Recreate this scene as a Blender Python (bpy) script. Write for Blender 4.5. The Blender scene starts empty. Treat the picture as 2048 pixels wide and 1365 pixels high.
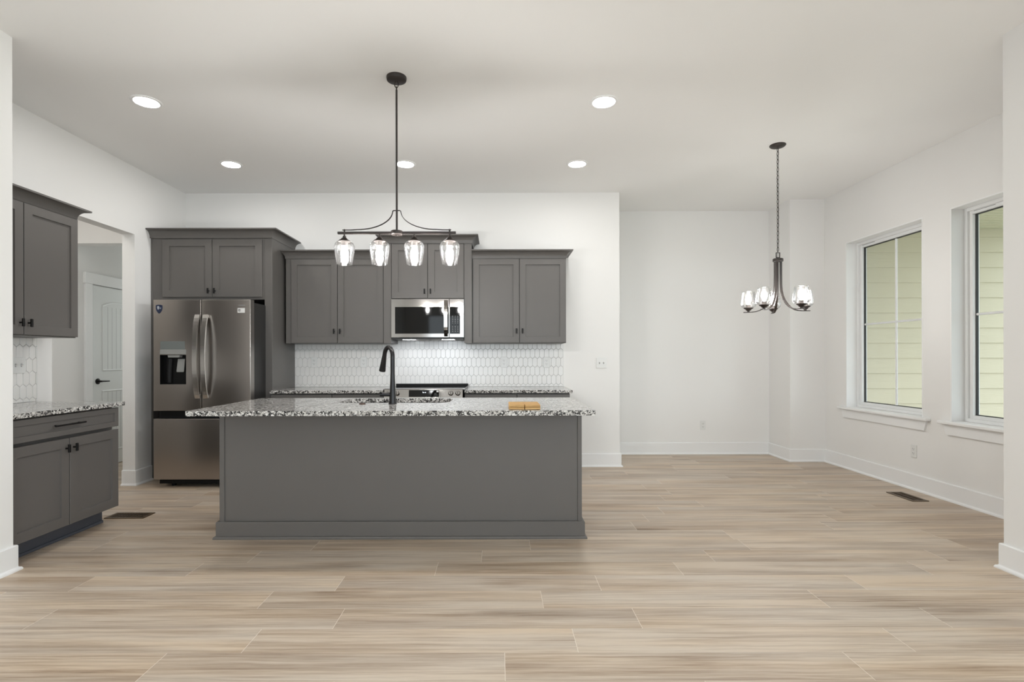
import bpy, bmesh, math, random
from mathutils import Vector, Matrix

# ------------------------------------------------------------------ camera, world, light, exposure
S = bpy.context.scene
C = S.collection
PI = math.pi
R_ = math.radians
FPX, PPX, PPY, CAM_H, ROLL = 1050.0, 996.5, 716.15, 1.212, 0.0021

cam_d = bpy.data.cameras.new('camera')
cam = bpy.data.objects.new('camera', cam_d)
C.objects.link(cam)
cam_d.sensor_fit = 'HORIZONTAL'
cam_d.sensor_width = 36.0
cam_d.lens = FPX / 2048 * 36.0
cam_d.shift_x = (1024 - PPX) / 2048
cam_d.shift_y = (PPY - 682.5) / 2048
cam_d.clip_start = 0.05
cam.location = (0, 0, CAM_H)
cam.rotation_euler = (R_(90), ROLL, 0)
S.camera = cam

S.view_settings.view_transform = 'Standard'
S.view_settings.look = 'None'
S.view_settings.exposure = 0.0
S.view_settings.gamma = 1.0
S.view_settings.use_curve_mapping = False

W = bpy.data.worlds.new('World')
S.world = W
W.use_nodes = True
bg = W.node_tree.nodes['Background']
bg.inputs['Color'].default_value = (0.85, 0.96, 1.03, 1)
bg.inputs['Strength'].default_value = 3.5


def area(name, loc, rot, sx, sy, power, col=(1, 1, 1)):
    d = bpy.data.lights.new(name, 'AREA')
    d.shape = 'RECTANGLE'
    d.size, d.size_y = sx, sy
    d.energy = power
    d.color = col
    o = bpy.data.objects.new(name, d)
    o.location = loc
    o.rotation_euler = rot
    C.objects.link(o)
    return o


DAY = (0.87, 0.96, 1.03)
# area lights added as daylight in unseen, assumed living room windows
area('rear_window_fill', (0.1, -4.56, 1.45), (R_(90), 0, 0), 4.2, 2.0, 25, DAY)
area('side_window_fill', (2.99, -1.0, 1.45), (R_(90), 0, R_(90)), 2.6, 1.9, 52, DAY)
# unseen area light added as hall daylight; the end wall has no window
area('hall_end_fill', (-4.0, 7.4, 1.6), (R_(-90), 0, 0), 0.7, 1.6, 6.5, (0.94, 1.0, 0.98))
_p = bpy.data.lights.new('hall_fill', 'POINT')  # unseen point light added to brighten the hall header
_p.energy, _p.color, _p.shadow_soft_size = 9, (1.0, 0.97, 0.92), 0.08
_o = bpy.data.objects.new('hall_fill', _p)
_o.location = (-3.95, 4.0, 2.85)
C.objects.link(_o)
# unseen disk lights added behind the camera to brighten floor and ceiling
for _i, (_x, _y) in enumerate(((-1.6, 0.3), (1.7, 0.3), (-1.6, -2.3), (1.7, -2.3))):
    _d = bpy.data.lights.new('living_fill', 'AREA')
    _d.shape, _d.size, _d.energy, _d.color = 'DISK', 0.16, 6, (0.97, 0.99, 1.0)
    _o = bpy.data.objects.new('living_fill', _d)
    _o.location = (_x, _y, 3.04)
    C.objects.link(_o)

# ------------------------------------------------------------------ materials


def nodes_of(name):
    m = bpy.data.materials.new(name)
    m.use_nodes = True
    nt = m.node_tree
    return m, nt, nt.nodes, nt.links, nt.nodes['Principled BSDF']


def mat(name, col, rough=0.5, metal=0.0, bump=0.0, bscale=200.0, spec=0.5, var=0.03, vscale=6.0):
    m, nt, N, L, p = nodes_of(name)
    p.inputs['Roughness'].default_value = rough
    p.inputs['Metallic'].default_value = metal
    p.inputs['Specular IOR Level'].default_value = spec
    tc = N.new('ShaderNodeTexCoord')
    nz = N.new('ShaderNodeTexNoise')
    nz.inputs['Scale'].default_value = vscale
    nz.inputs['Detail'].default_value = 3
    L.new(tc.outputs['Object'], nz.inputs['Vector'])
    mx = N.new('ShaderNodeMix')
    mx.data_type = 'RGBA'
    mx.inputs['A'].default_value = (*[c * (1 - var) for c in col], 1)
    mx.inputs['B'].default_value = (*[min(1, c * (1 + var)) for c in col], 1)
    L.new(nz.outputs['Fac'], mx.inputs['Factor'])
    L.new(mx.outputs['Result'], p.inputs['Base Color'])
    if bump:
        n2 = N.new('ShaderNodeTexNoise')
        n2.inputs['Scale'].default_value = bscale
        L.new(tc.outputs['Object'], n2.inputs['Vector'])
        b = N.new('ShaderNodeBump')
        b.inputs['Strength'].default_value = bump
        b.inputs['Distance'].default_value = 0.002
        L.new(n2.outputs['Fac'], b.inputs['Height'])
        L.new(b.outputs['Normal'], p.inputs['Normal'])
    return m


def emis(name, col, strength):
    m = bpy.data.materials.new(name)
    m.use_nodes = True
    nt = m.node_tree
    nt.nodes.clear()
    o = nt.nodes.new('ShaderNodeOutputMaterial')
    e = nt.nodes.new('ShaderNodeEmission')
    e.inputs['Color'].default_value = (*col, 1)
    e.inputs['Strength'].default_value = strength
    nt.links.new(e.outputs[0], o.inputs[0])
    return m


def brushed(name, col, rough, horiz=True, aniso=0.0):
    m, nt, N, L, p = nodes_of(name)
    p.inputs['Metallic'].default_value = 1.0
    p.inputs['Base Color'].default_value = (*col, 1)
    p.inputs['Anisotropic'].default_value = aniso
    tc = N.new('ShaderNodeTexCoord')
    mp = N.new('ShaderNodeMapping')
    mp.inputs['Scale'].default_value = (2, 2, 400) if horiz else (400, 400, 2)
    nz = N.new('ShaderNodeTexNoise')
    nz.inputs['Scale'].default_value = 1.5
    nz.inputs['Detail'].default_value = 2
    L.new(tc.outputs['Object'], mp.inputs[0])
    L.new(mp.outputs[0], nz.inputs['Vector'])
    mr = N.new('ShaderNodeMapRange')
    mr.inputs['To Min'].default_value = rough - 0.008
    mr.inputs['To Max'].default_value = rough + 0.008
    L.new(nz.outputs['Fac'], mr.inputs['Value'])
    L.new(mr.outputs[0], p.inputs['Roughness'])
    return m


def glass_mat(name, base_refl, frost, tint=(1, 1, 1), seeds=False, ior=1.45):
    """thin glass: clear, with a fresnel reflection and a little frosting"""
    m = bpy.data.materials.new(name)
    m.use_nodes = True
    nt = m.node_tree
    N, L = nt.nodes, nt.links
    N.clear()
    out = N.new('ShaderNodeOutputMaterial')
    tr = N.new('ShaderNodeBsdfTransparent')
    tr.inputs[0].default_value = (*tint, 1)
    gl = N.new('ShaderNodeBsdfGlossy')
    gl.inputs['Roughness'].default_value = 0.03
    df = N.new('ShaderNodeBsdfTranslucent')
    df.inputs[0].default_value = (0.95, 0.95, 0.95, 1)
    lw = N.new('ShaderNodeFresnel')
    lw.inputs['IOR'].default_value = ior
    mr = N.new('ShaderNodeMapRange')
    mr.inputs['To Min'].default_value = base_refl
    mr.inputs['To Max'].default_value = 0.8
    L.new(lw.outputs[0], mr.inputs['Value'])
    m1 = N.new('ShaderNodeMixShader')
    L.new(mr.outputs[0], m1.inputs[0])
    L.new(tr.outputs[0], m1.inputs[1])
    L.new(gl.outputs[0], m1.inputs[2])
    m2 = N.new('ShaderNodeMixShader')
    m2.inputs[0].default_value = frost
    L.new(m1.outputs[0], m2.inputs[1])
    L.new(df.outputs[0], m2.inputs[2])
    if seeds:
        tc = N.new('ShaderNodeTexCoord')
        vo = N.new('ShaderNodeTexVoronoi')
        vo.inputs['Scale'].default_value = 260
        L.new(tc.outputs['Object'], vo.inputs['Vector'])
        rp = N.new('ShaderNodeMapRange')
        rp.inputs['From Min'].default_value = 0.12
        rp.inputs['From Max'].default_value = 0.3
        rp.inputs['To Min'].default_value = min(1, frost + 0.06)
        rp.inputs['To Max'].default_value = frost
        L.new(vo.outputs['Distance'], rp.inputs['Value'])
        L.new(rp.outputs[0], m2.inputs[0])
        bp = N.new('ShaderNodeBump')
        bp.inputs['Strength'].default_value = 0.2
        L.new(vo.outputs['Distance'], bp.inputs['Height'])
        L.new(bp.outputs[0], gl.inputs['Normal'])
    L.new(m2.outputs[0], out.inputs[0])
    return m


def granite_mat():
    m, nt, N, L, p = nodes_of('speckled_granite')
    p.inputs['Roughness'].default_value = 0.12
    tc = N.new('ShaderNodeTexCoord')
    dn = N.new('ShaderNodeTexNoise')
    dn.inputs['Scale'].default_value = 90
    dn.inputs['Detail'].default_value = 3
    L.new(tc.outputs['Object'], dn.inputs['Vector'])
    ad = N.new('ShaderNodeMix')
    ad.data_type = 'VECTOR'
    ad.inputs['Factor'].default_value = 0.028
    L.new(tc.outputs['Object'], ad.inputs['A'])
    L.new(dn.outputs['Color'], ad.inputs['B'])
    vo = N.new('ShaderNodeTexVoronoi')
    vo.inputs['Scale'].default_value = 112
    vo.inputs['Randomness'].default_value = 1
    L.new(ad.outputs['Result'], vo.inputs['Vector'])
    sp = N.new('ShaderNodeSeparateColor')
    L.new(vo.outputs['Color'], sp.inputs[0])
    n2 = N.new('ShaderNodeTexNoise')
    n2.inputs['Scale'].default_value = 34
    n2.inputs['Detail'].default_value = 2
    L.new(tc.outputs['Object'], n2.inputs['Vector'])
    ma = N.new('ShaderNodeMath')
    ma.operation = 'MULTIPLY_ADD'
    ma.inputs[1].default_value = 0.7
    L.new(sp.outputs[0], ma.inputs[0])
    m3 = N.new('ShaderNodeMath')
    m3.operation = 'MULTIPLY'
    m3.inputs[1].default_value = 0.42
    L.new(n2.outputs['Fac'], m3.inputs[0])
    L.new(m3.outputs[0], ma.inputs[2])
    cr = N.new('ShaderNodeValToRGB')
    cr.color_ramp.interpolation = 'CONSTANT'
    el = cr.color_ramp.elements
    el[0].position, el[0].color = 0.0, (0.028, 0.026, 0.026, 1)
    el[1].position, el[1].color = 0.40, (0.10, 0.095, 0.09, 1)
    for pos, c in ((0.47, (0.30, 0.285, 0.27, 1)), (0.57, (0.62, 0.60, 0.57, 1)), (0.70, (0.78, 0.77, 0.745, 1)),
                   (0.80, (0.45, 0.43, 0.41, 1))):
        e = el.new(pos)
        e.color = c
    L.new(ma.outputs[0], cr.inputs[0])
    L.new(cr.outputs[0], p.inputs['Base Color'])
    return m


def floor_mat():
    m, nt, N, L, p = nodes_of('oak_plank')
    tc = N.new('ShaderNodeTexCoord')
    at = N.new('ShaderNodeAttribute')
    at.attribute_name = 'rnd'
    cb = N.new('ShaderNodeCombineXYZ')
    mu = N.new('ShaderNodeMath')
    mu.operation = 'MULTIPLY'
    mu.inputs[1].default_value = 37.0
    L.new(at.outputs['Fac'], mu.inputs[0])
    L.new(mu.outputs[0], cb.inputs[0])
    L.new(mu.outputs[0], cb.inputs[2])
    va = N.new('ShaderNodeVectorMath')
    L.new(tc.outputs['Object'], va.inputs[0])
    L.new(cb.outputs[0], va.inputs[1])

    def noise(scale, sc, det, rough=0.55, dist=0.0):
        mp = N.new('ShaderNodeMapping')
        mp.inputs['Scale'].default_value = sc
        L.new(va.outputs[0], mp.inputs[0])
        n = N.new('ShaderNodeTexNoise')
        n.inputs['Scale'].default_value = scale
        n.inputs['Detail'].default_value = det
        n.inputs['Roughness'].default_value = rough
        n.inputs['Distortion'].default_value = dist
        L.new(mp.outputs[0], n.inputs['Vector'])
        return n
    streak = noise(1.0, (0.8, 17, 1), 5, 0.55, 0.5)
    thin = noise(1.0, (1.3, 42, 1), 3, 0.5, 0.4)
    fine = noise(1.0, (7, 230, 1), 4, 0.65)
    cloud = noise(1.0, (1.1, 5, 1), 2, 0.5, 0.3)
    hue = noise(1.0, (0.6, 6, 1), 2, 0.5)
    # cathedral figure
    mpw = N.new('ShaderNodeMapping')
    mpw.inputs['Scale'].default_value = (0.55, 7, 1)
    L.new(va.outputs[0], mpw.inputs[0])
    wv = N.new('ShaderNodeTexWave')
    wv.wave_type = 'RINGS'
    wv.inputs['Scale'].default_value = 3.0
    wv.inputs['Distortion'].default_value = 6
    wv.inputs['Detail'].default_value = 3
    wv.inputs['Detail Scale'].default_value = 1.5
    L.new(mpw.outputs[0], wv.inputs['Vector'])

    cr = N.new('ShaderNodeValToRGB')
    el = cr.color_ramp.elements
    el[0].position, el[0].color = 0.33, (0.215, 0.152, 0.107, 1)
    el[1].position, el[1].color = 0.63, (0.635, 0.54, 0.435, 1)
    e = el.new(0.42)
    e.color = (0.385, 0.295, 0.218, 1)
    e = el.new(0.52)
    e.color = (0.505, 0.412, 0.32, 1)

    def math2(op, a, b, k=None):
        n = N.new('ShaderNodeMath')
        n.operation = op
        for i, v in ((0, a), (1, b), (2, k)):
            if v is None:
                continue
            if isinstance(v, float):
                n.inputs[i].default_value = v
            else:
                L.new(v, n.inputs[i])
        return n.outputs[0]
    mpk = N.new('ShaderNodeMapping')
    mpk.inputs['Scale'].default_value = (0.75, 3.4, 1)
    wob = N.new('ShaderNodeMix')
    wob.data_type = 'VECTOR'
    wob.inputs['Factor'].default_value = 0.10
    L.new(va.outputs[0], wob.inputs['A'])
    L.new(cloud.outputs['Color'], wob.inputs['B'])
    L.new(wob.outputs['Result'], mpk.inputs[0])
    vk = N.new('ShaderNodeTexVoronoi')
    vk.inputs['Scale'].default_value = 1.25
    L.new(mpk.outputs[0], vk.inputs['Vector'])
    kn = N.new('ShaderNodeMapRange')
    kn.inputs['From Min'].default_value = 0.02
    kn.inputs['From Max'].default_value = 0.22
    kn.inputs['To Min'].default_value = -0.10
    kn.inputs['To Max'].default_value = 0.0
    L.new(vk.outputs['Distance'], kn.inputs['Value'])
    tn = N.new('ShaderNodeMapRange')          # thin dark grain lines
    tn.inputs['From Min'].default_value = 0.60
    tn.inputs['From Max'].default_value = 0.72
    tn.inputs['To Min'].default_value = 0.0
    tn.inputs['To Max'].default_value = -0.10
    L.new(thin.outputs['Fac'], tn.inputs['Value'])
    v = math2('ADD', kn.outputs[0], tn.outputs[0])
    v = math2('MULTIPLY_ADD', streak.outputs['Fac'], 0.46, v)
    v = math2('MULTIPLY_ADD', cloud.outputs['Fac'], 0.30, v)
    v = math2('MULTIPLY_ADD', fine.outputs['Fac'], 0.24, v)
    v = math2('MULTIPLY_ADD', wv.outputs['Fac'], 0.06, v)
    v = math2('MULTIPLY_ADD', at.outputs['Fac'], 0.045, v)
    v = math2('SUBTRACT', v, 0.004)
    L.new(v, cr.inputs[0])
    mx = N.new('ShaderNodeMix')
    mx.data_type = 'RGBA'
    mx.blend_type = 'MULTIPLY'
    hr = N.new('ShaderNodeValToRGB')
    hr.color_ramp.elements[0].position = 0.35
    hr.color_ramp.elements[0].color = (0.97, 0.99, 1.03, 1)
    hr.color_ramp.elements[1].position = 0.65
    hr.color_ramp.elements[1].color = (1.04, 0.99, 0.93, 1)
    L.new(hue.outputs['Fac'], hr.inputs[0])
    mx.inputs['Factor'].default_value = 1
    L.new(cr.outputs[0], mx.inputs['A'])
    L.new(hr.outputs[0], mx.inputs['B'])
    L.new(mx.outputs['Result'], p.inputs['Base Color'])
    p.inputs['Roughness'].default_value = 0.42
    p.inputs['Specular IOR Level'].default_value = 0.4
    b = N.new('ShaderNodeBump')
    b.inputs['Strength'].default_value = 0.06
    b.inputs['Distance'].default_value = 0.001
    L.new(fine.outputs['Fac'], b.inputs['Height'])
    L.new(b.outputs[0], p.inputs['Normal'])
    return m


def siding_mat():
    m, nt, N, L, p = nodes_of('lap_siding_paint')
    p.inputs['Roughness'].default_value = 0.6
    p.inputs['Base Color'].default_value = (0.565, 0.505, 0.375, 1)
    tc = N.new('ShaderNodeTexCoord')
    mp = N.new('ShaderNodeMapping')
    mp.inputs['Scale'].default_value = (2.5, 1, 30)
    L.new(tc.outputs['Object'], mp.inputs[0])
    n = N.new('ShaderNodeTexNoise')
    n.inputs['Scale'].default_value = 1.6
    n.inputs['Detail'].default_value = 3
    n.inputs['Distortion'].default_value = 1.2
    L.new(mp.outputs[0], n.inputs['Vector'])
    b = N.new('ShaderNodeBump')
    b.inputs['Strength'].default_value = 0.5
    b.inputs['Distance'].default_value = 0.004
    L.new(n.outputs['Fac'], b.inputs['Height'])
    L.new(b.outputs[0], p.inputs['Normal'])
    return m


def bamboo_mat():
    m, nt, N, L, p = nodes_of('bamboo')
    p.inputs['Roughness'].default_value = 0.4
    tc = N.new('ShaderNodeTexCoord')
    mp = N.new('ShaderNodeMapping')
    mp.inputs['Scale'].default_value = (6, 90, 90)
    L.new(tc.outputs['Object'], mp.inputs[0])
    n = N.new('ShaderNodeTexNoise')
    n.inputs['Scale'].default_value = 1.5
    n.inputs['Detail'].default_value = 4
    L.new(mp.outputs[0], n.inputs['Vector'])
    cr = N.new('ShaderNodeValToRGB')
    cr.color_ramp.elements[0].position = 0.3
    cr.color_ramp.elements[0].color = (0.42, 0.22, 0.06, 1)
    cr.color_ramp.elements[1].position = 0.7
    cr.color_ramp.elements[1].color = (0.70, 0.43, 0.16, 1)
    L.new(n.outputs['Fac'], cr.inputs[0])
    L.new(cr.outputs[0], p.inputs['Base Color'])
    return m


WALL = mat('wall_paint', (0.87, 0.86, 0.842), 0.92, bump=0.03, bscale=350, var=0.008, vscale=1.5)
CEIL = mat('ceiling_paint', (0.925, 0.92, 0.905), 0.95, bump=0.03, bscale=300, var=0.008, vscale=1.5)
TRIM = mat('white_trim_paint', (0.90, 0.90, 0.895), 0.38, var=0.008)
CAB = mat('grey_cabinet_paint', (0.130, 0.121, 0.113), 0.42, var=0.025, bump=0.02, bscale=500)
TOE = mat('blue_grey_toe_kick', (0.085, 0.092, 0.11), 0.5)
DARK = mat('dark_gap', (0.005, 0.005, 0.005), 0.5, spec=0.25)
INNER = mat('cabinet_interior', (0.05, 0.045, 0.04), 0.7)
BLACK = mat('matte_black_metal', (0.007, 0.0065, 0.0065), 0.42, spec=0.3)
BRONZE = mat('dark_bronze', (0.030, 0.023, 0.020), 0.42, metal=0.15, var=0.08)
FAUC = mat('oil_rubbed_bronze', (0.017, 0.016, 0.017), 0.22, metal=0.5, var=0.1, vscale=12)
STEEL = brushed('fridge_stainless', (0.385, 0.355, 0.33), 0.28)
STEEL2 = brushed('bright_stainless', (0.335, 0.315, 0.30), 0.10)
HANDLE = brushed('handle_stainless', (0.66, 0.63, 0.60), 0.24)
CHROME = brushed('polished_steel', (0.80, 0.77, 0.73), 0.10)
FRSIDE = mat('charcoal_enamel', (0.026, 0.025, 0.024), 0.42)
BGLASS = mat('black_glass', (0.006, 0.0055, 0.005), 0.04, spec=0.22)
PLAST = mat('grey_plastic', (0.30, 0.30, 0.285), 0.35)
DISPL = mat('dispenser_glass', (0.17, 0.185, 0.18), 0.16)
WPLATE = mat('white_plastic', (0.80, 0.80, 0.78), 0.3)
HOLE = mat('slot_black', (0.03, 0.03, 0.03), 0.6)
TILE = mat('white_picket_tile', (0.85, 0.835, 0.81), 0.16, var=0.03, vscale=9)
GROUT = mat('grey_grout', (0.61, 0.60, 0.585), 0.9)
GRANITE = granite_mat()
FLOOR = floor_mat()
SEAM = mat('plank_seam', (0.80, 0.72, 0.63), 0.6)  # pale colour paints in the highlight along the plank bevels
BAMBOO = bamboo_mat()
VENT = mat('brown_register', (0.11, 0.07, 0.035), 0.35, metal=0.4)
VINYL = mat('white_vinyl_frame', (0.86, 0.865, 0.86), 0.3)
SIDING = siding_mat()
SOFFIT = mat('cream_soffit', (0.70, 0.66, 0.52), 0.6)
CONC = mat('porch_concrete', (0.52, 0.50, 0.46), 0.9, var=0.08)
GRASS = mat('lawn_grass', (0.12, 0.15, 0.075), 0.95, var=0.3, vscale=3)
WGLASS = glass_mat('window_glass', 0.0, 0.0, (0.985, 0.995, 0.985), ior=1.18)
SGLASS = glass_mat('seeded_glass', 0.055, 0.003, seeds=True)
BULB = emis('lit_bulb', (1.0, 0.98, 0.96), 275)
BULB2 = emis('lit_chandelier_bulb', (1.0, 0.985, 0.965), 112)
CANLENS = emis('lit_downlight_lens', (1.0, 0.99, 0.975), 106)
HOODLENS = emis('lit_hood_lens', (0.86, 0.92, 1.0), 42)
CLOCK = emis('lit_clock_digits', (0.85, 0.92, 1.0), 2.0)
BADGE = mat('navy_badge', (0.02, 0.03, 0.07), 0.25)
SILVER = mat('silver_print', (0.45, 0.48, 0.52), 0.35)
PAPER = mat('white_sticker', (0.75, 0.74, 0.72), 0.5)
INK = mat('black_ink', (0.03, 0.03, 0.03), 0.5)
GREYINK = mat('pale_grey_ink', (0.42, 0.42, 0.42), 0.5)
DOORP = mat('white_door_paint', (0.80, 0.82, 0.81), 0.4, var=0.01)

# ------------------------------------------------------------------ mesh helpers


def box(bm, x0, x1, y0, y1, z0, z1, bev=0.0, seg=2):
    t = bmesh.new()
    bmesh.ops.create_cube(t, size=1.0)
    sx, sy, sz = x1 - x0, y1 - y0, z1 - z0
    for v in t.verts:
        v.co = Vector((x0 + (v.co.x + .5) * sx, y0 + (v.co.y + .5) * sy, z0 + (v.co.z + .5) * sz))
    if bev > 0:
        bmesh.ops.bevel(t, geom=t.edges[:], offset=min(bev, 0.45 * min(abs(sx), abs(sy), abs(sz))), segments=seg,
                        profile=0.5, affect='EDGES')
    merge(bm, t)


def merge(bm, t, M=None):
    if M is not None:
        t.transform(M)
    me = bpy.data.meshes.new('_t')
    t.to_mesh(me)
    t.free()
    bm.from_mesh(me)
    bpy.data.meshes.remove(me)


def tube(bm, pts, rad, n=10, cap=True):
    """circle swept along pts; rad is a number or one per point"""
    pts = [Vector(p) for p in pts]
    rs = rad if isinstance(rad, (list, tuple)) else [rad] * len(pts)
    rings = []
    up = None
    for i, p in enumerate(pts):
        d = (pts[min(i + 1, len(pts) - 1)] - pts[max(i - 1, 0)]).normalized()
        if up is None:
            up = Vector((0, 0, 1)) if abs(d.z) < 0.9 else Vector((1, 0, 0))
        a = (up - d * up.dot(d)).normalized()
        b = d.cross(a)
        up = a
        rings.append([bm.verts.new(p + (a * math.cos(2 * PI * k / n) + b * math.sin(2 * PI * k / n)) * rs[i]) for k in range(n)])
    for r0, r1 in zip(rings, rings[1:]):
        for k in range(n):
            bm.faces.new((r0[k], r0[(k + 1) % n], r1[(k + 1) % n], r1[k]))
    if cap:
        bm.faces.new(rings[0][::-1])
        bm.faces.new(rings[-1])


def strap(bm, pts, w, t, side):
    """rectangular section swept along pts; side = unit vector of the width"""
    pts = [Vector(p) for p in pts]
    side = Vector(side).normalized()
    rings = []
    for i, p in enumerate(pts):
        d = (pts[min(i + 1, len(pts) - 1)] - pts[max(i - 1, 0)]).normalized()
        nrm = d.cross(side).normalized()
        ww = w[i] if isinstance(w, (list, tuple)) else w
        rings.append([bm.verts.new(p + side * (ww / 2) * a + nrm * (t / 2) * b) for a, b in ((-1, -1), (1, -1), (1, 1), (-1, 1))])
    for r0, r1 in zip(rings, rings[1:]):
        for k in range(4):
            bm.faces.new((r0[k], r0[(k + 1) % 4], r1[(k + 1) % 4], r1[k]))
    bm.faces.new(rings[0][::-1])
    bm.faces.new(rings[-1])


def lathe(bm, prof, cx, cy, cz=0.0, n=24, M=None, close_ends=False):
    """revolve (r, z) around z"""
    t = bmesh.new()
    rings = []
    for r, z in prof:
        if r < 1e-6:
            rings.append([t.verts.new((0, 0, z))])
        else:
            rings.append([t.verts.new((r * math.cos(2 * PI * k / n), r * math.sin(2 * PI * k / n), z)) for k in range(n)])
    for a, b in zip(rings, rings[1:]):
        for k in range(n):
            k2 = (k + 1) % n
            if len(a) == 1 and len(b) == 1:
                continue
            if len(a) == 1:
                t.faces.new((a[0], b[k2], b[k]))
            elif len(b) == 1:
                t.faces.new((a[k], a[k2], b[0]))
            else:
                t.faces.new((a[k], a[k2], b[k2], b[k]))
    if close_ends:
        for r in (rings[0], rings[-1]):
            if len(r) > 2:
                t.faces.new(r)
    bmesh.ops.recalc_face_normals(t, faces=t.faces[:])
    mt = Matrix.Translation((cx, cy, cz))
    merge(bm, t, mt @ M if M is not None else mt)


def prism(bm, poly, axis, a, b):
    """extrude a 2D polygon along an axis: axis 'x' -> (y,z), 'y' -> (x,z), 'z' -> (x,y)"""
    def P(u, v, w):
        return {'x': (w, u, v), 'y': (u, w, v), 'z': (u, v, w)}[axis]
    t = bmesh.new()
    lo = [t.verts.new(P(u, v, a)) for u, v in poly]
    hi = [t.verts.new(P(u, v, b)) for u, v in poly]
    n = len(poly)
    t.faces.new(lo)
    t.faces.new(hi[::-1])
    for k in range(n):
        t.faces.new((lo[k], hi[k], hi[(k + 1) % n], lo[(k + 1) % n]))
    bmesh.ops.recalc_face_normals(t, faces=t.faces[:])
    merge(bm, t)


def root_of(o):
    while o.parent:
        o = o.parent
    return o


def obj(name, bm, m, parent=None, smooth=False, world=False):
    """link bm as one mesh object; world=True: its coordinates are world coordinates of an unrotated root"""
    if world and parent:
        bm.transform(Matrix.Translation(-root_of(parent).location))
    bmesh.ops.recalc_face_normals(bm, faces=bm.faces[:])
    me = bpy.data.meshes.new(name)
    bm.to_mesh(me)
    bm.free()
    if smooth:
        me.polygons.foreach_set('use_smooth', [True] * len(me.polygons))
        try:
            me.set_sharp_from_angle(angle=R_(40))
        except Exception:
            pass
    if m is not None:
        me.materials.append(m)
    o = bpy.data.objects.new(name, me)
    C.objects.link(o)
    if parent:
        o.parent = parent
    return o


def tag(o, label, cat, group=None):
    o['label'] = label
    o['category'] = cat
    if group:
        o['group'] = group
    return o


def thing(name, label, cat, loc=(0, 0, 0), rz=0.0, group=None):
    o = bpy.data.objects.new(name, None)
    o.empty_display_size = 0.1
    C.objects.link(o)
    o.location = loc
    o.rotation_euler = (0, 0, rz)
    return tag(o, label, cat, group)


def struct(name, bm, m, parent=None, smooth=False):
    o = obj(name, bm, m, parent, smooth)
    if not parent:
        o['kind'] = 'structure'
    return o


def kids(o):
    return [c for c in list(C.objects) if c.parent == o]


def dup(root, loc, label, rz=None):
    r = root.copy()
    C.objects.link(r)
    r.location = loc
    if rz is not None:
        r.rotation_euler = (0, 0, rz)
    r['label'] = label
    for ch in kids(root):
        c = ch.copy()
        C.objects.link(c)
        c.parent = r
        for g in kids(ch):
            d = g.copy()
            C.objects.link(d)
            d.parent = c
    return r


def nb():
    return bmesh.new()


# ------------------------------------------------------------------ room constants
YW, YD, YB = 5.836, 6.579, 6.10
XL, XK, XR, XB = -3.474, 1.349, 3.7925, 3.392
XPL, XPR, YP = -2.772, 2.885, 2.998
ZC = 3.048
TOP = 0.893          # worktop height
HX = -4.43           # hall side wall

# ------------------------------------------------------------------ floor planks
random.seed(7)
PW, PL = 0.1905, 1.387
known = {}  # row index (from 2.157) -> one joint x
base = 2.157
for k, x in ((6, -1.185), (5, -1.49), (4, -1.744), (3, -0.853), (2, -1.17), (1, -0.744), (0, -1.06), (-1, -1.363)):
    known[k] = x
bm = nb()
lay = bm.faces.layers.float.new('rnd')
FX0, FX1, FY0, FY1 = -4.5, 3.80, -4.5, 7.5
k = math.floor((FY0 - base) / PW)
while base + k * PW < FY1:
    y0, y1 = base + k * PW, base + (k + 1) * PW
    j = known.get(k, random.uniform(0, PL))
    x = j - PL * math.ceil((j - FX0) / PL)
    while x < FX1:
        a, b = max(x + 0.0011, FX0), min(x + PL - 0.0011, FX1)
        if b - a > 0.01:
            ya, yb = max(y0 + 0.0004, FY0), min(y1 - 0.0004, FY1)
            f = bm.faces.new([bm.verts.new(c) for c in ((a, ya, 0), (b, ya, 0), (b, yb, 0), (a, yb, 0))])
            f[lay] = random.random()
        x += PL
    k += 1
fl = struct('floor', bm, FLOOR)
bm = nb()
box(bm, FX0, FX1, FY0, FY1, -0.12, -0.0002)
sub = obj('plank_seam_highlights', bm, SEAM, fl)

# ------------------------------------------------------------------ ceiling and walls
bm = nb()
box(bm, -4.6, 3.99, -4.7, 7.6, ZC, ZC + 0.15)
struct('ceiling', bm, CEIL)

bm = nb()
box(bm, XL - 0.12, XK, YW, YD + 0.14, 0, ZC)
struct('wall_back', bm, WALL)
bm = nb()
box(bm, XK, XB, YD, YD + 0.14, 0, ZC)
struct('wall_dining', bm, WALL)
bm = nb()
box(bm, XB, XR + 0.2, YB, YD + 0.14, 0, ZC)
struct('wall_corner', bm, WALL)
bm = nb()
box(bm, XL - 0.12, XL, YP, 4.087, 0, ZC)
box(bm, XL - 0.12, XL, 4.087, 5.02, 2.40, ZC)
box(bm, XL - 0.12, XL, 5.02, YW, 0, ZC)
struct('wall_left', bm, WALL)
bm = nb()
box(bm, XPL - 0.12, XPL, -4.5, YP, 0, ZC)
box(bm, XL - 0.12, XPL - 0.12, YP - 0.12, YP, 0, ZC)
struct('wall_living_left', bm, WALL)
# right wall with two window openings
WIN = [(4.688, 5.726), (3.365, 4.403)]
WZ0, WZ1 = 0.672, 2.46
bm = nb()
ys = [YP - 0.15, WIN[1][0], WIN[1][1], WIN[0][0], WIN[0][1], YB]
for i in range(5):
    if i % 2 == 0:
        box(bm, XR, XR + 0.2, ys[i], ys[i + 1], 0, ZC)
    else:
        box(bm, XR, XR + 0.2, ys[i], ys[i + 1], 0, WZ0 - 0.012)
        box(bm, XR, XR + 0.2, ys[i], ys[i + 1], WZ1, ZC)
struct('wall_right', bm, WALL)
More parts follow.
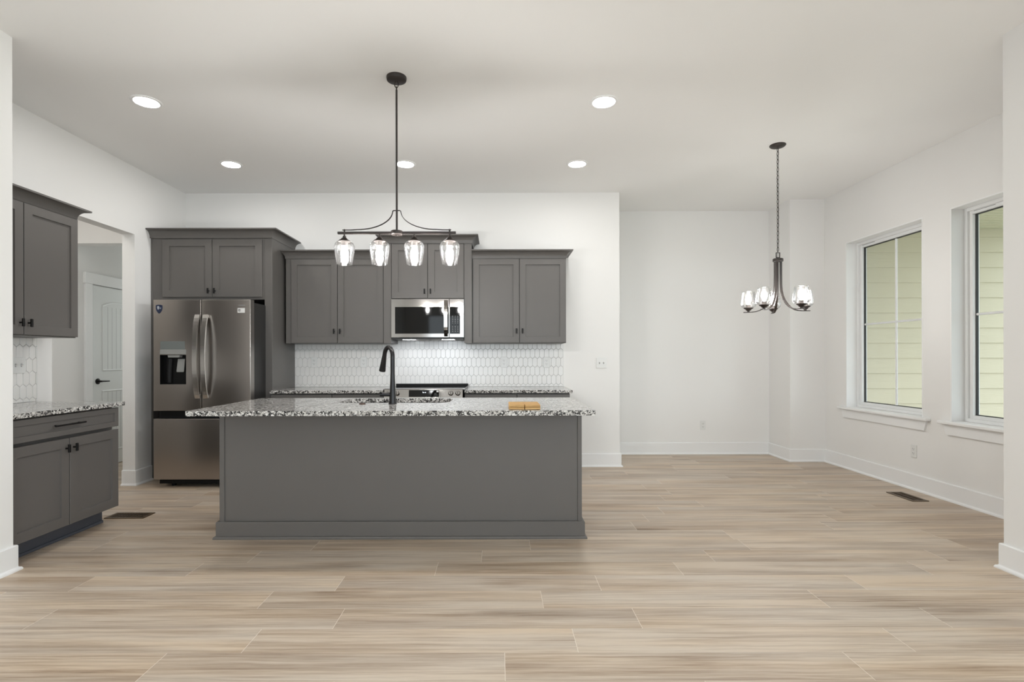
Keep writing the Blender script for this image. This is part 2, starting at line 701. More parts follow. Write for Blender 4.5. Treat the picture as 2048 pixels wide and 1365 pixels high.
# right living wall with one window opening
bm = nb()
for y0, y1, z0, z1 in ((0.4, YP, 0, ZC), (-4.5, -2.4, 0, ZC), (-2.4, 0.4, 0, 0.45), (-2.4, 0.4, 2.45, ZC)):
    box(bm, XPR, XPR + 0.16, y0, y1, z0, z1)
box(bm, XPR + 0.16, XR, YP - 0.15, YP, 0, ZC)
struct('wall_living_right', bm, WALL)
# rear wall with a wide window
bm = nb()
for x0, x1, z0, z1 in ((XPL - 0.12, -2.1, 0, ZC), (2.3, XPR + 0.16, 0, ZC), (-2.1, 2.3, 0, 0.4), (-2.1, 2.3, 2.5, ZC)):
    box(bm, x0, x1, -4.64, -4.5, z0, z1)
struct('wall_living_rear', bm, WALL)
# hall
bm = nb()
box(bm, HX - 0.1, HX, 2.86, 7.5, 0, ZC)
struct('wall_hall_side', bm, WALL)
bm = nb()
box(bm, HX, XL - 0.12, 5.40, 5.54, 2.40, ZC)
struct('wall_hall_header', bm, WALL)
bm = nb()
box(bm, HX, XL - 0.12, 7.5, 7.6, 0, ZC)
box(bm, XL - 0.12, XL, YD + 0.14, 7.6, 0, ZC)
struct('wall_hall_end', bm, WALL)
bm = nb()
box(bm, HX, XL - 0.12, 2.76, 2.86, 0, ZC)
struct('wall_hall_near', bm, WALL)


# ------------------------------------------------------------------ baseboards
def offset_path(pts, d):
    """offset a polyline to its right-hand side with mitres"""
    out = []
    n = len(pts)
    for i, p in enumerate(pts):
        ns = []
        for a, b in ((i - 1, i), (i, i + 1)):
            if a < 0 or b >= n:
                continue
            v = Vector((pts[b][0] - pts[a][0], pts[b][1] - pts[a][1])).normalized()
            ns.append(Vector((v.y, -v.x)))
        if len(ns) == 2:
            m = (ns[0] + ns[1]) / (1 + ns[0].dot(ns[1]))
        else:
            m = ns[0]
        out.append((p[0] + m.x * d, p[1] + m.y * d))
    return out


BPROF = [(0, 0), (0.030, 0), (0.030, 0.008), (0.026, 0.015), (0.017, 0.019), (0.0155, 0.022), (0.0155, 0.140), (0.012, 0.145), (0, 0.145)]


def sweep_prof(bm, pts, prof, z0=0.0):
    paths = [offset_path(pts, o) for o, z in prof]
    n = len(pts)
    V = [[bm.verts.new((paths[j][i][0], paths[j][i][1], z0 + prof[j][1])) for j in range(len(prof))] for i in range(n)]
    m = len(prof)
    for i in range(n - 1):
        for j in range(m):
            bm.faces.new((V[i][j], V[i + 1][j], V[i + 1][(j + 1) % m], V[i][(j + 1) % m]))
    bm.faces.new(V[0][::-1])
    bm.faces.new(V[-1])


for nm, pts in (
    ('baseboard_back', [(0.72, YW), (XK, YW), (XK, YD), (XB, YD), (XB, YB), (XR - 0.004, YB)]),
    ('baseboard_right', [(XR, YB - 0.004), (XR, YP), (XPR, YP), (XPR, -4.5)]),
    ('baseboard_living_left', [(XPL, -4.5), (XPL, YP), (XPL - 0.05, YP)]),
    ('baseboard_left', [(XL - 0.12, 5.02), (XL, 5.02), (XL, 5.245)]),
    ('baseboard_hall', [(HX, 2.9), (HX, 5.59)]),
):
    bm = nb()
    sweep_prof(bm, pts, BPROF)
    struct(nm, bm, TRIM)


# ------------------------------------------------------------------ windows
def window(i, y0, y1):
    """wood-lined opening with a fixed vinyl window and a cross of muntins"""
    root = None
    bm = nb()
    xi, xo = XR - 0.001, XR + 0.137
    j = 0.012
    # jamb liners
    box(bm, xi, xo, y0 - 0.001, y0 + j, WZ0, WZ1)
    box(bm, xi, xo, y1 - j, y1 + 0.001, WZ0, WZ1)
    box(bm, xi, xo, y0 + j, y1 - j, WZ1 - j, WZ1 + 0.001)
    root = struct('window_%d' % i, bm, TRIM)
    # vinyl frame, two steps
    bm = nb()
    for (xa, xb, a, b) in ((XR + 0.105, XR + 0.2, 0.0, 0.028), (XR + 0.125, XR + 0.185, 0.026, 0.056)):
        ya, yb, za, zb = y0 + j + a, y1 - j - a, WZ0 + a, WZ1 - j - a
        w = b - a
        box(bm, xa, xb, ya, ya + w, za, zb, 0.003, 1)
        box(bm, xa, xb, yb - w, yb, za, zb, 0.003, 1)
        box(bm, xa, xb, ya + w, yb - w, za, za + w, 0.003, 1)
        box(bm, xa, xb, ya + w, yb - w, zb - w, zb, 0.003, 1)
    obj('window_frame', bm, VINYL, root)
    # vent slot in the head
    bm = nb()
    box(bm, XR + 0.1245, XR + 0.127, y1 - 0.27, y1 - 0.08, WZ1 - j - 0.036, WZ1 - j - 0.033)
    obj('vent_slot', bm, HOLE, root)
    # dark spacer round the pane
    bm = nb()
    ya, yb, za, zb = y0 + j + 0.056, y1 - j - 0.056, WZ0 + 0.056, WZ1 - j - 0.056
    w = 0.006
    for a in ((ya, ya + w, za, zb), (yb - w, yb, za, zb), (ya, yb, za, za + w), (ya, yb, zb - w, zb)):
        box(bm, XR + 0.15, XR + 0.17, *a)
    obj('spacer', bm, HOLE, root)
    bm = nb()
    yc, zc = (y0 + y1) / 2, 1.563
    box(bm, XR + 0.150, XR + 0.166, yc - 0.010, yc + 0.010, za, zb, 0.004, 1)
    box(bm, XR + 0.1505, XR + 0.1655, ya, yb, zc - 0.010, zc + 0.010, 0.004, 1)
    obj('muntin', bm, VINYL, root)
    bm = nb()
    vs = [bm.verts.new(c) for c in ((XR + 0.168, ya, za), (XR + 0.168, yb, za), (XR + 0.168, yb, zb), (XR + 0.168, ya, zb))]
    bm.faces.new(vs)
    obj('pane', bm, WGLASS, root)
    # stool and apron
    bm = nb()
    box(bm, XR - 0.050, XR, y0 - 0.085, y1 + 0.085, WZ0 - 0.026, WZ0, 0.006, 2)
    box(bm, XR, XR + 0.12, y0, y1, WZ0 - 0.012, WZ0)
    obj('window_stool', bm, TRIM, root)
    bm = nb()
    prism(bm, [(y0 - 0.055, WZ0 - 0.026), (y1 + 0.055, WZ0 - 0.026), (y1 + 0.028, WZ0 - 0.115), (y0 - 0.028, WZ0 - 0.115)], 'x', XR - 0.018, XR)
    obj('window_apron', bm, TRIM, root)


window(1, *WIN[0])
window(2, *WIN[1])
# unseen living room windows, assumed, framing the added area lights
for i, (x, y, sx, sy, z0, z1) in enumerate(((0.1, -4.57, 4.4, 0.06, 0.4, 2.5), (XPR + 0.08, -1.0, 0.06, 2.8, 0.45, 2.45))):
    bm = nb()
    horiz = sx > sy
    L_ = sx if horiz else sy
    for a in [(-L_ / 2 + 0.03 + q * (L_ - 0.06) / 3) for q in range(4)]:
        if horiz:
            box(bm, x + a - 0.03, x + a + 0.03, y - 0.03, y + 0.03, z0, z1)
        else:
            box(bm, x - 0.03, x + 0.03, y + a - 0.03, y + a + 0.03, z0, z1)
    for z in (z0 + 0.03, z1 - 0.03):
        if horiz:
            box(bm, x - L_ / 2, x + L_ / 2, y - 0.03, y + 0.03, z - 0.03, z + 0.03)
        else:
            box(bm, x - 0.03, x + 0.03, y - L_ / 2, y + L_ / 2, z - 0.03, z + 0.03)
    struct('window_%d' % (i + 3), bm, VINYL)

# ------------------------------------------------------------------ porch outside
bm = nb()
YS = 6.04
z = -0.2
while z < 2.66:
    h = 0.174
    prism(bm, [(YS, z + 0.007), (YS + 0.014, z + h + 0.02), (YS + 0.05, z + h + 0.02), (YS + 0.05, z + 0.007)], 'x', XR + 0.2, 7.4)
    z += h
struct('wall_porch', bm, SIDING)
bm = nb()
box(bm, XR + 0.2, 6.3, 1.5, YS + 0.2, 2.70, 2.80)
y = 1.6
while y < YS:
    box(bm, XR + 0.2, 6.3, y, y + 0.040, 2.688, 2.70)
    box(bm, XR + 0.2, 6.3, y + 0.046, y + 0.086, 2.688, 2.70)
    y += 0.1
struct('ceiling_porch', bm, SOFFIT)
bm = nb()
box(bm, XR + 0.2, 6.3, 1.5, YS, -0.25, -0.10)
struct('floor_porch', bm, CONC)
bm = nb()
box(bm, XR + 0.2, 30, -20, 25, -0.5, -0.4)
struct('ground', bm, GRASS)

# ------------------------------------------------------------------ cabinet parts


def shaker(x0, x1, z0, z1, yf, fw=0.062, t=0.02, rec=0.011):
    """door or drawer front, its face at y = yf looking to -y"""
    bm = nb()
    e = 0.0016

    def loop(a, y):
        return [bm.verts.new(c) for c in ((x0 + a, y, z0 + a), (x1 - a, y, z0 + a), (x1 - a, y, z1 - a), (x0 + a, y, z1 - a))]
    ls = [loop(0, yf + t), loop(0, yf + e), loop(e, yf), loop(fw, yf), loop(fw + 0.0015, yf + rec), ]
    for a, b in zip(ls, ls[1:]):
        for k in range(4):
            bm.faces.new((a[k], a[(k + 1) % 4], b[(k + 1) % 4], b[k]))
    bm.faces.new(ls[-1])
    bm.faces.new(ls[0][::-1])
    return bm


def t_knob(x, z, yf):
    bm = nb()
    tube(bm, [(x, yf + 0.001, z), (x, yf - 0.02, z)], 0.0055, 10)
    box(bm, x - 0.0075, x + 0.0075, yf - 0.030, yf - 0.018, z - 0.027, z + 0.027, 0.003, 2)
    return bm


def bar_pull(xa, xb, z, yf):
    bm = nb()
    box(bm, xa, xb, yf - 0.034, yf - 0.023, z - 0.0055, z + 0.0055, 0.003, 2)
    for x in (xa + 0.03, xb - 0.03):
        tube(bm, [(x, yf + 0.001, z), (x, yf - 0.026, z)], 0.005, 8)
    return bm


def crown(x0, x1, yf, yb, z0, h, p, left=True, right=True):
    """cove crown round the top of a cabinet: front at yf, back at yb"""
    prof = [(0.0, 0.0), (0.003, 0.0)]
    for q in range(9):
        a = q / 8 * PI / 2
        prof.append((0.004 + (p - 0.012) * (1 - math.cos(a)), 0.006 + (h - 0.020) * math.sin(a)))
    prof += [(p, h - 0.012), (p, h), (0.0, h)]
    bm = nb()
    # path runs so that the outside is on its right-hand side
    pts = [(x0, yf), (x1, yf)]
    if left:
        pts = [(x0, yb)] + pts
    if right:
        pts = pts + [(x1, yb)]
    sweep_prof(bm, pts, prof, z0)
    # flat cover on top
    box(bm, x0, x1, yf, yb, z0 + h - 0.012, z0 + h - 0.001)
    return bm


DT = 0.02
HW = 0.001


def doors_row(root, edges, z0, z1, yf, knob_z, handed, gap=0.003, fw=0.062):
    """doors between successive x edges; handed: 'r' knob near right edge, 'l' near left edge"""
    for (a, b), hd in zip(zip(edges, edges[1:]), handed):
        d = obj('door', shaker(a + gap, b - gap, z0, z1, yf, fw), CAB, root)
        x = b - gap - 0.028 if hd == 'r' else a + gap + 0.028
        obj('knob', t_knob(x, knob_z, yf), BLACK, d)


# --- kitchen wall uppers (local frame: x along the wall, front towards -y, root at the wall, z world)
UZ0, UZ1 = 1.367, 2.250

# left
X0, X1 = -2.228, -1.196
r = thing('wall_cabinet', 'tall grey two-door wall cabinet between the fridge surround and the microwave', 'cabinet', (X0, YW, UZ0), group='grey upper cabinets')
w = X1 - X0
bm = nb()
box(bm, 0, w, -0.325, -0.001, 0, UZ1 - UZ0 + 0.01, 0.001, 1)
obj('body', bm, CAB, r)
doors_row(r, [0.060, 0.060 + 0.486, w - 0.002], 0.004, UZ1 - UZ0, -0.345, 0.125, 'rl')
bm = crown(0, w, -0.333, 0, UZ1 - UZ0 + 0.004, 0.083, 0.068, True, False)
for v in bm.verts:           # cut off flush where it meets the fridge surround
    v.co.x = max(v.co.x, -0.0285)
obj('crown_molding', bm, CAB, r)
# right
X0, X1 = -0.272, 0.712
r = thing('wall_cabinet', 'tall grey two-door wall cabinet right of the microwave, end panel beside bare wall', 'cabinet', (X0, YW, UZ0), group='grey upper cabinets')
w = X1 - X0
bm = nb()
box(bm, 0, w, -0.325, -0.001, 0, UZ1 - UZ0 + 0.01, 0.001, 1)
obj('body', bm, CAB, r)
doors_row(r, [0.008, 0.008 + 0.487, w], 0.004, UZ1 - UZ0, -0.345, 0.125, 'rl')
obj('crown_molding', crown(0, w, -0.333, 0, UZ1 - UZ0 + 0.004, 0.083, 0.068, False, True), CAB, r)
# centre, over the microwave
X0, X1 = -1.1945, -0.2735
r = thing('wall_cabinet', 'short raised grey cabinet over the microwave, behind the hanging light', 'cabinet', (X0, YW, UZ0), group='grey upper cabinets')
w = X1 - X0
zt = 2.402 - UZ0
bm = nb()
box(bm, 0, w, -0.345, -0.001, 1.832 - UZ0, zt + 0.008, 0.001, 1)
obj('body', bm, CAB, r)
for xa, xb in ((0, 0.0795), (w - 0.0795, w)):
    bm = nb()
    box(bm, xa, xb, -0.362, -0.001, 0, zt + 0.004, 0.0015, 1)
    obj('side_filler', bm, CAB, r)
doors_row(r, [0.0815, w / 2, w - 0.0815], 1.834 - UZ0, zt, -0.366, 1.905 - UZ0, 'rl', fw=0.068)
obj('crown_molding', crown(0, w, -0.362, 0, zt + 0.005, 0.083, 0.068), CAB, r)

# --- fridge surround
X0, X1 = XL + 0.002, -2.258
YF = 5.25
r = thing('fridge_cabinet', 'tall grey fridge surround with two doors above the refrigerator', 'cabinet', (X0, YF, 0))
w = X1 - X0
dep = YW - YF - 0.001
bm = nb()
box(bm, w - 0.077, w, 0, dep, 0, 2.415, 0.002, 1)
obj('side_panel', bm, CAB, r)
bm = nb()
box(bm, 0, 0.02, 0, dep, 0, 2.415, 0.002, 1)
obj('side_panel', bm, CAB, r)
bm = nb()
box(bm, 0.02, w - 0.077, 0.0, dep, 1.80, 2.415, 0.001, 1)
obj('body', bm, CAB, r)
doors_row(r, [0.123, 0.622, 1.122], 1.824, 2.400, -0.02, 1.885, 'rl', gap=0.003, fw=0.068)
obj('crown_molding', crown(0, w, -0.012, dep, 2.412, 0.088, 0.068, False, True), CAB, r)

# --- left wall: rotate so that the front looks to +x and local x runs along +y
r = thing('wall_cabinet', 'grey two-door wall cabinet on the left wall above the short granite worktop', 'cabinet', (XL, 3.030, UZ0), R_(90), 'grey upper cabinets')
w = 3.932 - 3.030
bm = nb()
box(bm, -0.028, w, -0.309, -0.001, 0, UZ1 - UZ0 + 0.01, 0.001, 1)
obj('body', bm, CAB, r)
doors_row(r, [0.0, 0.452, w], 0.006, UZ1 - UZ0, -0.330, 0.085, 'rl')
obj('crown_molding', crown(-0.028, w, -0.318, 0, UZ1 - UZ0 + 0.004, 0.078, 0.066, False, True), CAB, r)

r = thing('base_cabinet', 'grey base cabinet with one drawer and two doors on the left wall', 'cabinet', (XL, 3.001, 0), R_(90), 'grey base cabinets')
w = 3.888 - 3.001
bm = nb()
box(bm, 0, w, -0.612, -0.001, 0.112, TOP - 0.031, 0.001, 1)
obj('body', bm, CAB, r)
bm = nb()
box(bm, 0, w - 0.01, -0.545, -0.02, 0, 0.112)
box(bm, 0, w - 0.01, -0.556, -0.545, 0, 0.02, 0.004, 2)
obj('toe_kick', bm, TOE, r)
d = obj('drawer', shaker(0.002, w - 0.001, 0.714, 0.851, -0.662, 0.036), CAB, r)
obj('pull_handle', bar_pull(0.30, 0.545, 0.786, -0.662), BLACK, d)
doors_row(r, [0.0, 0.443, w + 0.0005], 0.124, 0.692, -0.662, 0.628, 'rl')

# --- back base cabinets: left and right of the range
bx = [(-2.257, -1.650), (-1.650, -1.126), (-0.336, 0.184), (0.184, 0.712)]
bl = ['grey base cabinet against the fridge surround, mostly behind the island',
      'grey base cabinet just left of the range, mostly behind the island',
      'grey base cabinet just right of the range, mostly behind the island',
      'grey base cabinet at the right end of the back worktop, mostly behind the island']
for (xa, xb), lb in zip(bx, bl):
    r = thing('base_cabinet', lb, 'cabinet', (xa, YW, 0), group='grey base cabinets')
    w = xb - xa
    bm = nb()
    box(bm, 0.0005, w - 0.0005, -0.585, -0.001, 0.112, TOP - 0.031)
    obj('body', bm, CAB, r)
    bm = nb()
    box(bm, 0.0005, w - 0.0005, -0.54, -0.02, 0, 0.112)
    obj('toe_kick', bm, TOE, r)
    d = obj('drawer', shaker(0.003, w - 0.003, 0.714, 0.849, -0.631, 0.036), CAB, r)
    obj('pull_handle', bar_pull(w / 2 - 0.12, w / 2 + 0.12, 0.78, -0.631), BLACK, d)
    d = obj('door', shaker(0.003, w - 0.003, 0.124, 0.700, -0.631), CAB, r)
    obj('knob', t_knob(w - 0.03, 0.63, -0.631), BLACK, d)


# ------------------------------------------------------------------ worktops
def slab(x0, x1, y0, y1, z0, z1):
    bm = nb()
    box(bm, x0, x1, y0, y1, z0, z1, 0.004, 2)
    return bm


tag(obj('countertop', slab(-2.2575, -1.1265, 5.180, YW - 0.009, TOP - 0.030, TOP), GRANITE),
    'speckled granite worktop along the back wall, left of the range', 'countertop', 'granite worktops')
tag(obj('countertop', slab(-0.3355, 0.734, 5.180, YW - 0.009, TOP - 0.030, TOP), GRANITE),
    'speckled granite worktop along the back wall, right of the range', 'countertop', 'granite worktops')
tag(obj('countertop', slab(XL + 0.009, -2.777, YP + 0.001, 3.908, TOP - 0.030, TOP), GRANITE),
    'short speckled granite worktop on the left wall under the wall cabinet', 'countertop', 'granite worktops')


def rrect(x0, x1, y0, y1, rad, n=6):
    out = []
    for cx, cy, a0 in ((x1 - rad, y1 - rad, 0), (x0 + rad, y1 - rad, 90), (x0 + rad, y0 + rad, 180), (x1 - rad, y0 + rad, 270)):
        for q in range(n + 1):
            a = R_(a0 + 90 * q / n)
            out.append((cx + rad * math.cos(a), cy + rad * math.sin(a)))
    return out


IX0, IX1, IY0, IY1 = -1.906, 0.592, 3.192, 4.231
IT = 0.891
SX0, SX1, SY0, SY1 = -1.165, -0.352, 3.755, 4.165


def slab_hole(outer, inner, z0, z1):
    bm = nb()
    rings = {}
    for z in (z0, z1):
        for nm, pl in (('o', outer), ('i', inner)):
            rings[nm, z] = [bm.verts.new((x, y, z)) for x, y in pl]
    for z in (z0, z1):
        es = []
        for nm in 'oi':
            vs = rings[nm, z]
            es += [bm.edges.new((vs[k], vs[(k + 1) % len(vs)])) for k in range(len(vs))]
        bmesh.ops.triangle_fill(bm, use_beauty=True, use_dissolve=False, edges=es)
    for nm in 'oi':
        a, b = rings[nm, z0], rings[nm, z1]
        for k in range(len(a)):
            k2 = (k + 1) % len(a)
            bm.faces.new((a[k], a[k2], b[k2], b[k]))
    bmesh.ops.recalc_face_normals(bm, faces=bm.faces[:])
    return bm


tag(obj('countertop', slab_hole(rrect(IX0, IX1, IY0, IY1, 0.006, 2), rrect(SX0, SX1, SY0, SY1, 0.09), IT - 0.031, IT), GRANITE),
    'large speckled granite island worktop with the sink cut-out', 'countertop', 'granite worktops')

# sink
bm = nb()
prof = rrect(SX0 - 0.008, SX1 + 0.008, SY0 - 0.008, SY1 + 0.008, 0.095)
low = rrect(SX0 + 0.012, SX1 - 0.012, SY0 + 0.012, SY1 - 0.012, 0.09)
fl_ = rrect(SX0 - 0.02, SX1 + 0.02, SY0 - 0.02, SY1 + 0.02, 0.1)
loops = [(fl_, IT - 0.032), (prof, IT - 0.032), (prof, IT - 0.05), (low, IT - 0.22), (rrect(SX0 + 0.04, SX1 - 0.04, SY0 + 0.04, SY1 - 0.04, 0.07), IT - 0.232)]
rr = [[bm.verts.new((x, y, z)) for x, y in pl] for pl, z in loops]
for a, b in zip(rr, rr[1:]):
    for k in range(len(a)):
        bm.faces.new((a[k], a[(k + 1) % len(a)], b[(k + 1) % len(a)], b[k]))
bm.faces.new(rr[-1])
sk = tag(obj('sink', bm, STEEL2, smooth=True), 'undermount stainless steel sink set in the island worktop', 'sink')
bm = nb()
lathe(bm, [(0.0, 0.002), (0.04, 0.002), (0.044, 0.0)], (SX0 + SX1) / 2, (SY0 + SY1) / 2, IT - 0.231)
obj('drain', bm, CHROME, sk)

# ------------------------------------------------------------------ island body
r = thing('kitchen_island', 'long grey kitchen island with plain front panel and base molding', 'kitchen island', (-0.655, 3.86, 0))
bm = nb()
# hollow carcass so the bowl can hang inside: five slabs
PX0, PX1, PYF, PYB = -1.876, 0.559, 3.540, 4.190
box(bm, PX0, PX0 + 0.02, PYF + 0.012, PYB, 0.0, IT - 0.0315)
box(bm, PX1 - 0.02, PX1, PYF + 0.012, PYB, 0.0, IT - 0.0315)
box(bm, PX0 + 0.02, PX1 - 0.02, PYB - 0.02, PYB, 0.10, IT - 0.0315)
box(bm, PX0 + 0.02, PX1 - 0.02, PYF + 0.012, PYB - 0.02, 0.10, 0.12)
obj('carcass', bm, CAB, r, world=True)
bm = nb()
box(bm, PX0 + 0.001, PX1 - 0.001, PYF, PYF + 0.0115, 0.0, IT - 0.0315)
obj('front_panel', bm, CAB, r, world=True)
for xa, xb in ((PX0 - 0.002, PX0 + 0.031), (PX1 - 0.026, PX1 + 0.002)):
    bm = nb()
    box(bm, xa, xb, PYF - 0.0075, PYF - 0.0002, 0.0, IT - 0.0315, 0.002, 1)
    obj('corner_trim', bm, CAB, r, world=True)
bm = nb()
prof = [(0, 0), (0.029, 0), (0.029, 0.010), (0.026, 0.016), (0.018, 0.019), (0.015, 0.021), (0.015, 0.110), (0.012, 0.114), (0, 0.114)]
sweep_prof(bm, [(PX0 - 0.004, PYB), (PX0 - 0.004, PYF - 0.008), (PX1 + 0.004, PYF - 0.008), (PX1 + 0.004, PYB)], prof)
obj('base_molding', bm, CAB, r, world=True)
n_d = 4
for q in range(n_d):
    a = PX1 - 0.003 - (q + 1) * (PX1 - PX0) / n_d
    bm = shaker(0, (PX1 - PX0) / n_d - 0.006, 0.11, 0.84, 0)
    bm.transform(Matrix.Translation((a + (PX1 - PX0) / n_d - 0.003, PYB + 0.021, 0)) @ Matrix.Rotation(PI, 4, 'Z'))
    d = obj('door', bm, CAB, r, world=True)

# ------------------------------------------------------------------ faucet
FX, FY = -0.739, 3.672
r = thing('faucet', 'dark bronze pull-down faucet standing on the island by the sink', 'faucet', (FX, FY, IT))
bm = nb()
lathe(bm, [(0.0, 0), (0.029, 0), (0.029, 0.006), (0.025, 0.009), (0.0245, 0.02), (0.0225, 0.055), (0.0195, 0.10), (0.0170, 0.16), (0.0152, 0.22), (0.0, 0.22)], 0, 0, 0)
obj('faucet_body', bm, FAUC, r, smooth=True)
dirv = Vector((-0.62, 0.78, 0)).normalized()
pts = []
rad_arc = 0.062
zt = 0.335
for q in range(6):
    pts.append(Vector((0, 0, 0.21 + (zt - 0.21) * q / 5)))
for q in range(1, 13):
    a = PI * q / 12 * 0.94
    pts.append(Vector((0, 0, zt)) + dirv * (rad_arc * (1 - math.cos(a))) + Vector((0, 0, rad_arc * math.sin(a))))
bm = nb()
tube(bm, pts, [0.0154] * 6 + [0.0150] * 12, 16)
obj('spout', bm, FAUC, r, smooth=True)
end = pts[-1]
dd = (pts[-1] - pts[-2]).normalized()
bm = nb()
tube(bm, [end - dd * 0.002, end + dd * 0.012, end + dd * 0.05, end + dd * 0.115, end + dd * 0.125, end + dd * 0.127],
     [0.0152, 0.0158, 0.0185, 0.0235, 0.0238, 0.0215], 18)
obj('spray_head', bm, FAUC, r, smooth=True)
bm = nb()
tube(bm, [(-0.012, 0, 0.066), (-0.06, 0, 0.066), (-0.064, 0, 0.066), (-0.088, 0, 0.066)], [0.0135, 0.0135, 0.0150, 0.0150], 16)
tube(bm, [(-0.078, 0, 0.066), (-0.080, -0.02, 0.084)], [0.006, 0.005], 8)
obj('lever_handle', bm, FAUC, r, smooth=True)

bm = nb()
lathe(bm, [(0.0, 0.006), (0.018, 0.006), (0.0225, 0.003), (0.0235, 0.0), (0.0, 0.0)], -0.951, 3.672, IT)
tag(obj('sink_hole_cover', bm, mat('brown_bronze', (0.06, 0.03, 0.02), 0.3, metal=0.6), smooth=True),
    'small round bronze cap on the island left of the faucet', 'cap')

# ------------------------------------------------------------------ bamboo board
r = thing('bamboo_board', 'golden bamboo folding board lying on the island near its front edge', 'board', (0.163, 3.36, IT))
for zi, z in enumerate((0.0, 0.0155)):
    for xi, (xa, xb) in enumerate(((-0.097, -0.0015), (0.0015, 0.097))):
        bm = nb()
        for q in range(5):
            ya = -0.115 + q * 0.046
            box(bm, xa, xb, ya, ya + 0.0445, z + 0.0005, z + 0.0145, 0.002, 1)
        obj('leaf', bm, BAMBOO, r)
bm = nb()
tube(bm, [(0, -0.10, 0.030), (0, 0.10, 0.030)], 0.0022, 8)
obj('hinge', bm, BAMBOO, r)


# ------------------------------------------------------------------ tile backsplash
def picket(x0, x1, z0, z1, w=0.0521, pitch=0.0976, pt=0.019, g=0.0011, ph=0.0, zph=0.0):
    """picket tiles on a plane looking to -y, clipped to the rectangle; local y=0 is the face of the grout"""
    bm = nb()
    row = math.floor((z0 - zph) / pitch) - 1
    while zph + row * pitch < z1 + pt:
        zb = zph + row * pitch
        off = (w / 2 if row % 2 else 0) + ph
        k = math.floor((x0 - off) / w) - 1
        while off + k * w < x1 + w:
            cx = off + k * w + w / 2
            hw = w / 2 - g
            zl, zh = zb + g, zb + pitch + pt - 2 * g
            poly = [(cx, zl), (cx + hw, zl + pt), (cx + hw, zh - pt), (cx, zh), (cx - hw, zh - pt), (cx - hw, zl + pt)]
            for ax, val, sgn in ((0, x0, 1), (0, x1, -1), (1, z0, 1), (1, z1, -1)):
                out = []
                for i in range(len(poly)):
                    p, q = poly[i], poly[(i + 1) % len(poly)]
                    dp, dq = (p[ax] - val) * sgn, (q[ax] - val) * sgn
                    if dp >= 0:
                        out.append(p)
                    if dp * dq < 0:
                        t = dp / (dp - dq)
                        out.append((p[0] + (q[0] - p[0]) * t, p[1] + (q[1] - p[1]) * t))
                poly = out
                if len(poly) < 3:
                    break
            if len(poly) >= 3:
                mx = sum(p[0] for p in poly) / len(poly)
                mz = sum(p[1] for p in poly) / len(poly)
                tl = random.uniform(-0.012, 0.012)
                tz = random.uniform(-0.012, 0.012)

                def V(p, s, y):
                    return bm.verts.new((mx + (p[0] - mx) * s, y + (p[0] - mx) * tl + (p[1] - mz) * tz, mz + (p[1] - mz) * s))
                a = [V(p, 1, -0.0005) for p in poly]
                b = [V(p, 1, -0.0030) for p in poly]
                c = [V(p, 0.95, -0.0042) for p in poly]
                n = len(poly)
                for l0, l1 in ((a, b), (b, c)):
                    for i in range(n):
                        bm.faces.new((l0[i], l0[(i + 1) % n], l1[(i + 1) % n], l1[i]))
                bm.faces.new(c)
            k += 1
        row += 1
    return bm


BX0, BX1 = -2.2575, 0.720
r = thing('backsplash', 'white picket tile backsplash along the back kitchen wall', 'backsplash', (BX0, YW, TOP), group='picket tile backsplashes')
bm = nb()
box(bm, 0, BX1 - BX0, -0.005, -0.0002, 0, UZ0 - TOP + 0.0)
box(bm, -1.113 - BX0, -0.354 - BX0, -0.005, -0.0002, UZ0 - TOP, 1.43 - TOP)
obj('grout', bm, GROUT, r)
bm = picket(BX0, BX1, TOP + 0.001, UZ0 - 0.001, ph=0.0155, zph=1.3005 - 0.0976 * 6)
b2 = picket(-1.113, -0.354, UZ0 - 0.001, 1.43, ph=0.0155, zph=1.3005 - 0.0976 * 6)
merge(bm, b2)
bm.transform(Matrix.Translation((-BX0, -0.005, -TOP)))
obj('tiles', bm, TILE, r)
bm = nb()
box(bm, BX1 - BX0, BX1 - BX0 + 0.006, -0.010, -0.0002, 0, UZ0 - TOP)
obj('edge_trim', bm, WPLATE, r)

LY0, LY1 = 3.001, 3.940
r = thing('backsplash', 'white picket tile backsplash above the short worktop on the left wall', 'backsplash', (XL, LY0, TOP), R_(90), 'picket tile backsplashes')
bm = nb()
box(bm, 0, LY1 - LY0, -0.005, -0.0002, 0, UZ0 - TOP)
obj('grout', bm, GROUT, r)
bm = picket(0, LY1 - LY0, 0.001, UZ0 - TOP - 0.001, ph=0.02, zph=1.3005 - TOP)
bm.transform(Matrix.Translation((0, -0.005, 0)))
obj('tiles', bm, TILE, r)
bm = nb()
box(bm, LY1 - LY0, LY1 - LY0 + 0.006, -0.010, -0.0002, 0, UZ0 - TOP)
obj('edge_trim', bm, WPLATE, r)

# ------------------------------------------------------------------ refrigerator
FXA, FXB, FYF = -3.221, -2.312, 4.90
FXM = -2.771
r = thing('refrigerator', 'dark stainless French door refrigerator with bottom freezer', 'refrigerator', (FXM, 5.33, 0))
bm = nb()
box(bm, FXA + 0.012, FXB - 0.014, FYF + 0.085, 5.76, 0.05, 1.742, 0.006, 2)
obj('body', bm, FRSIDE, r, world=True)
for x in (FXA + 0.06, FXB - 0.14):
    bm = nb()
    box(bm, x, x + 0.09, FYF + 0.02, FYF + 0.16, 1.7425, 1.765, 0.006, 2)
    obj('hinge_cover', bm, FRSIDE, r, world=True)
bm = nb()
box(bm, FXA + 0.02, FXB - 0.02, FYF + 0.06, FYF + 0.10, 0.03, 0.085)
obj('toe_grille', bm, DARK, r, world=True)
bm = nb()
box(bm, FXA + 0.02, FXB - 0.02, FYF + 0.055, FYF + 0.0849, 0.640, 0.735)
obj('handle_recess', bm, DARK, r, world=True)
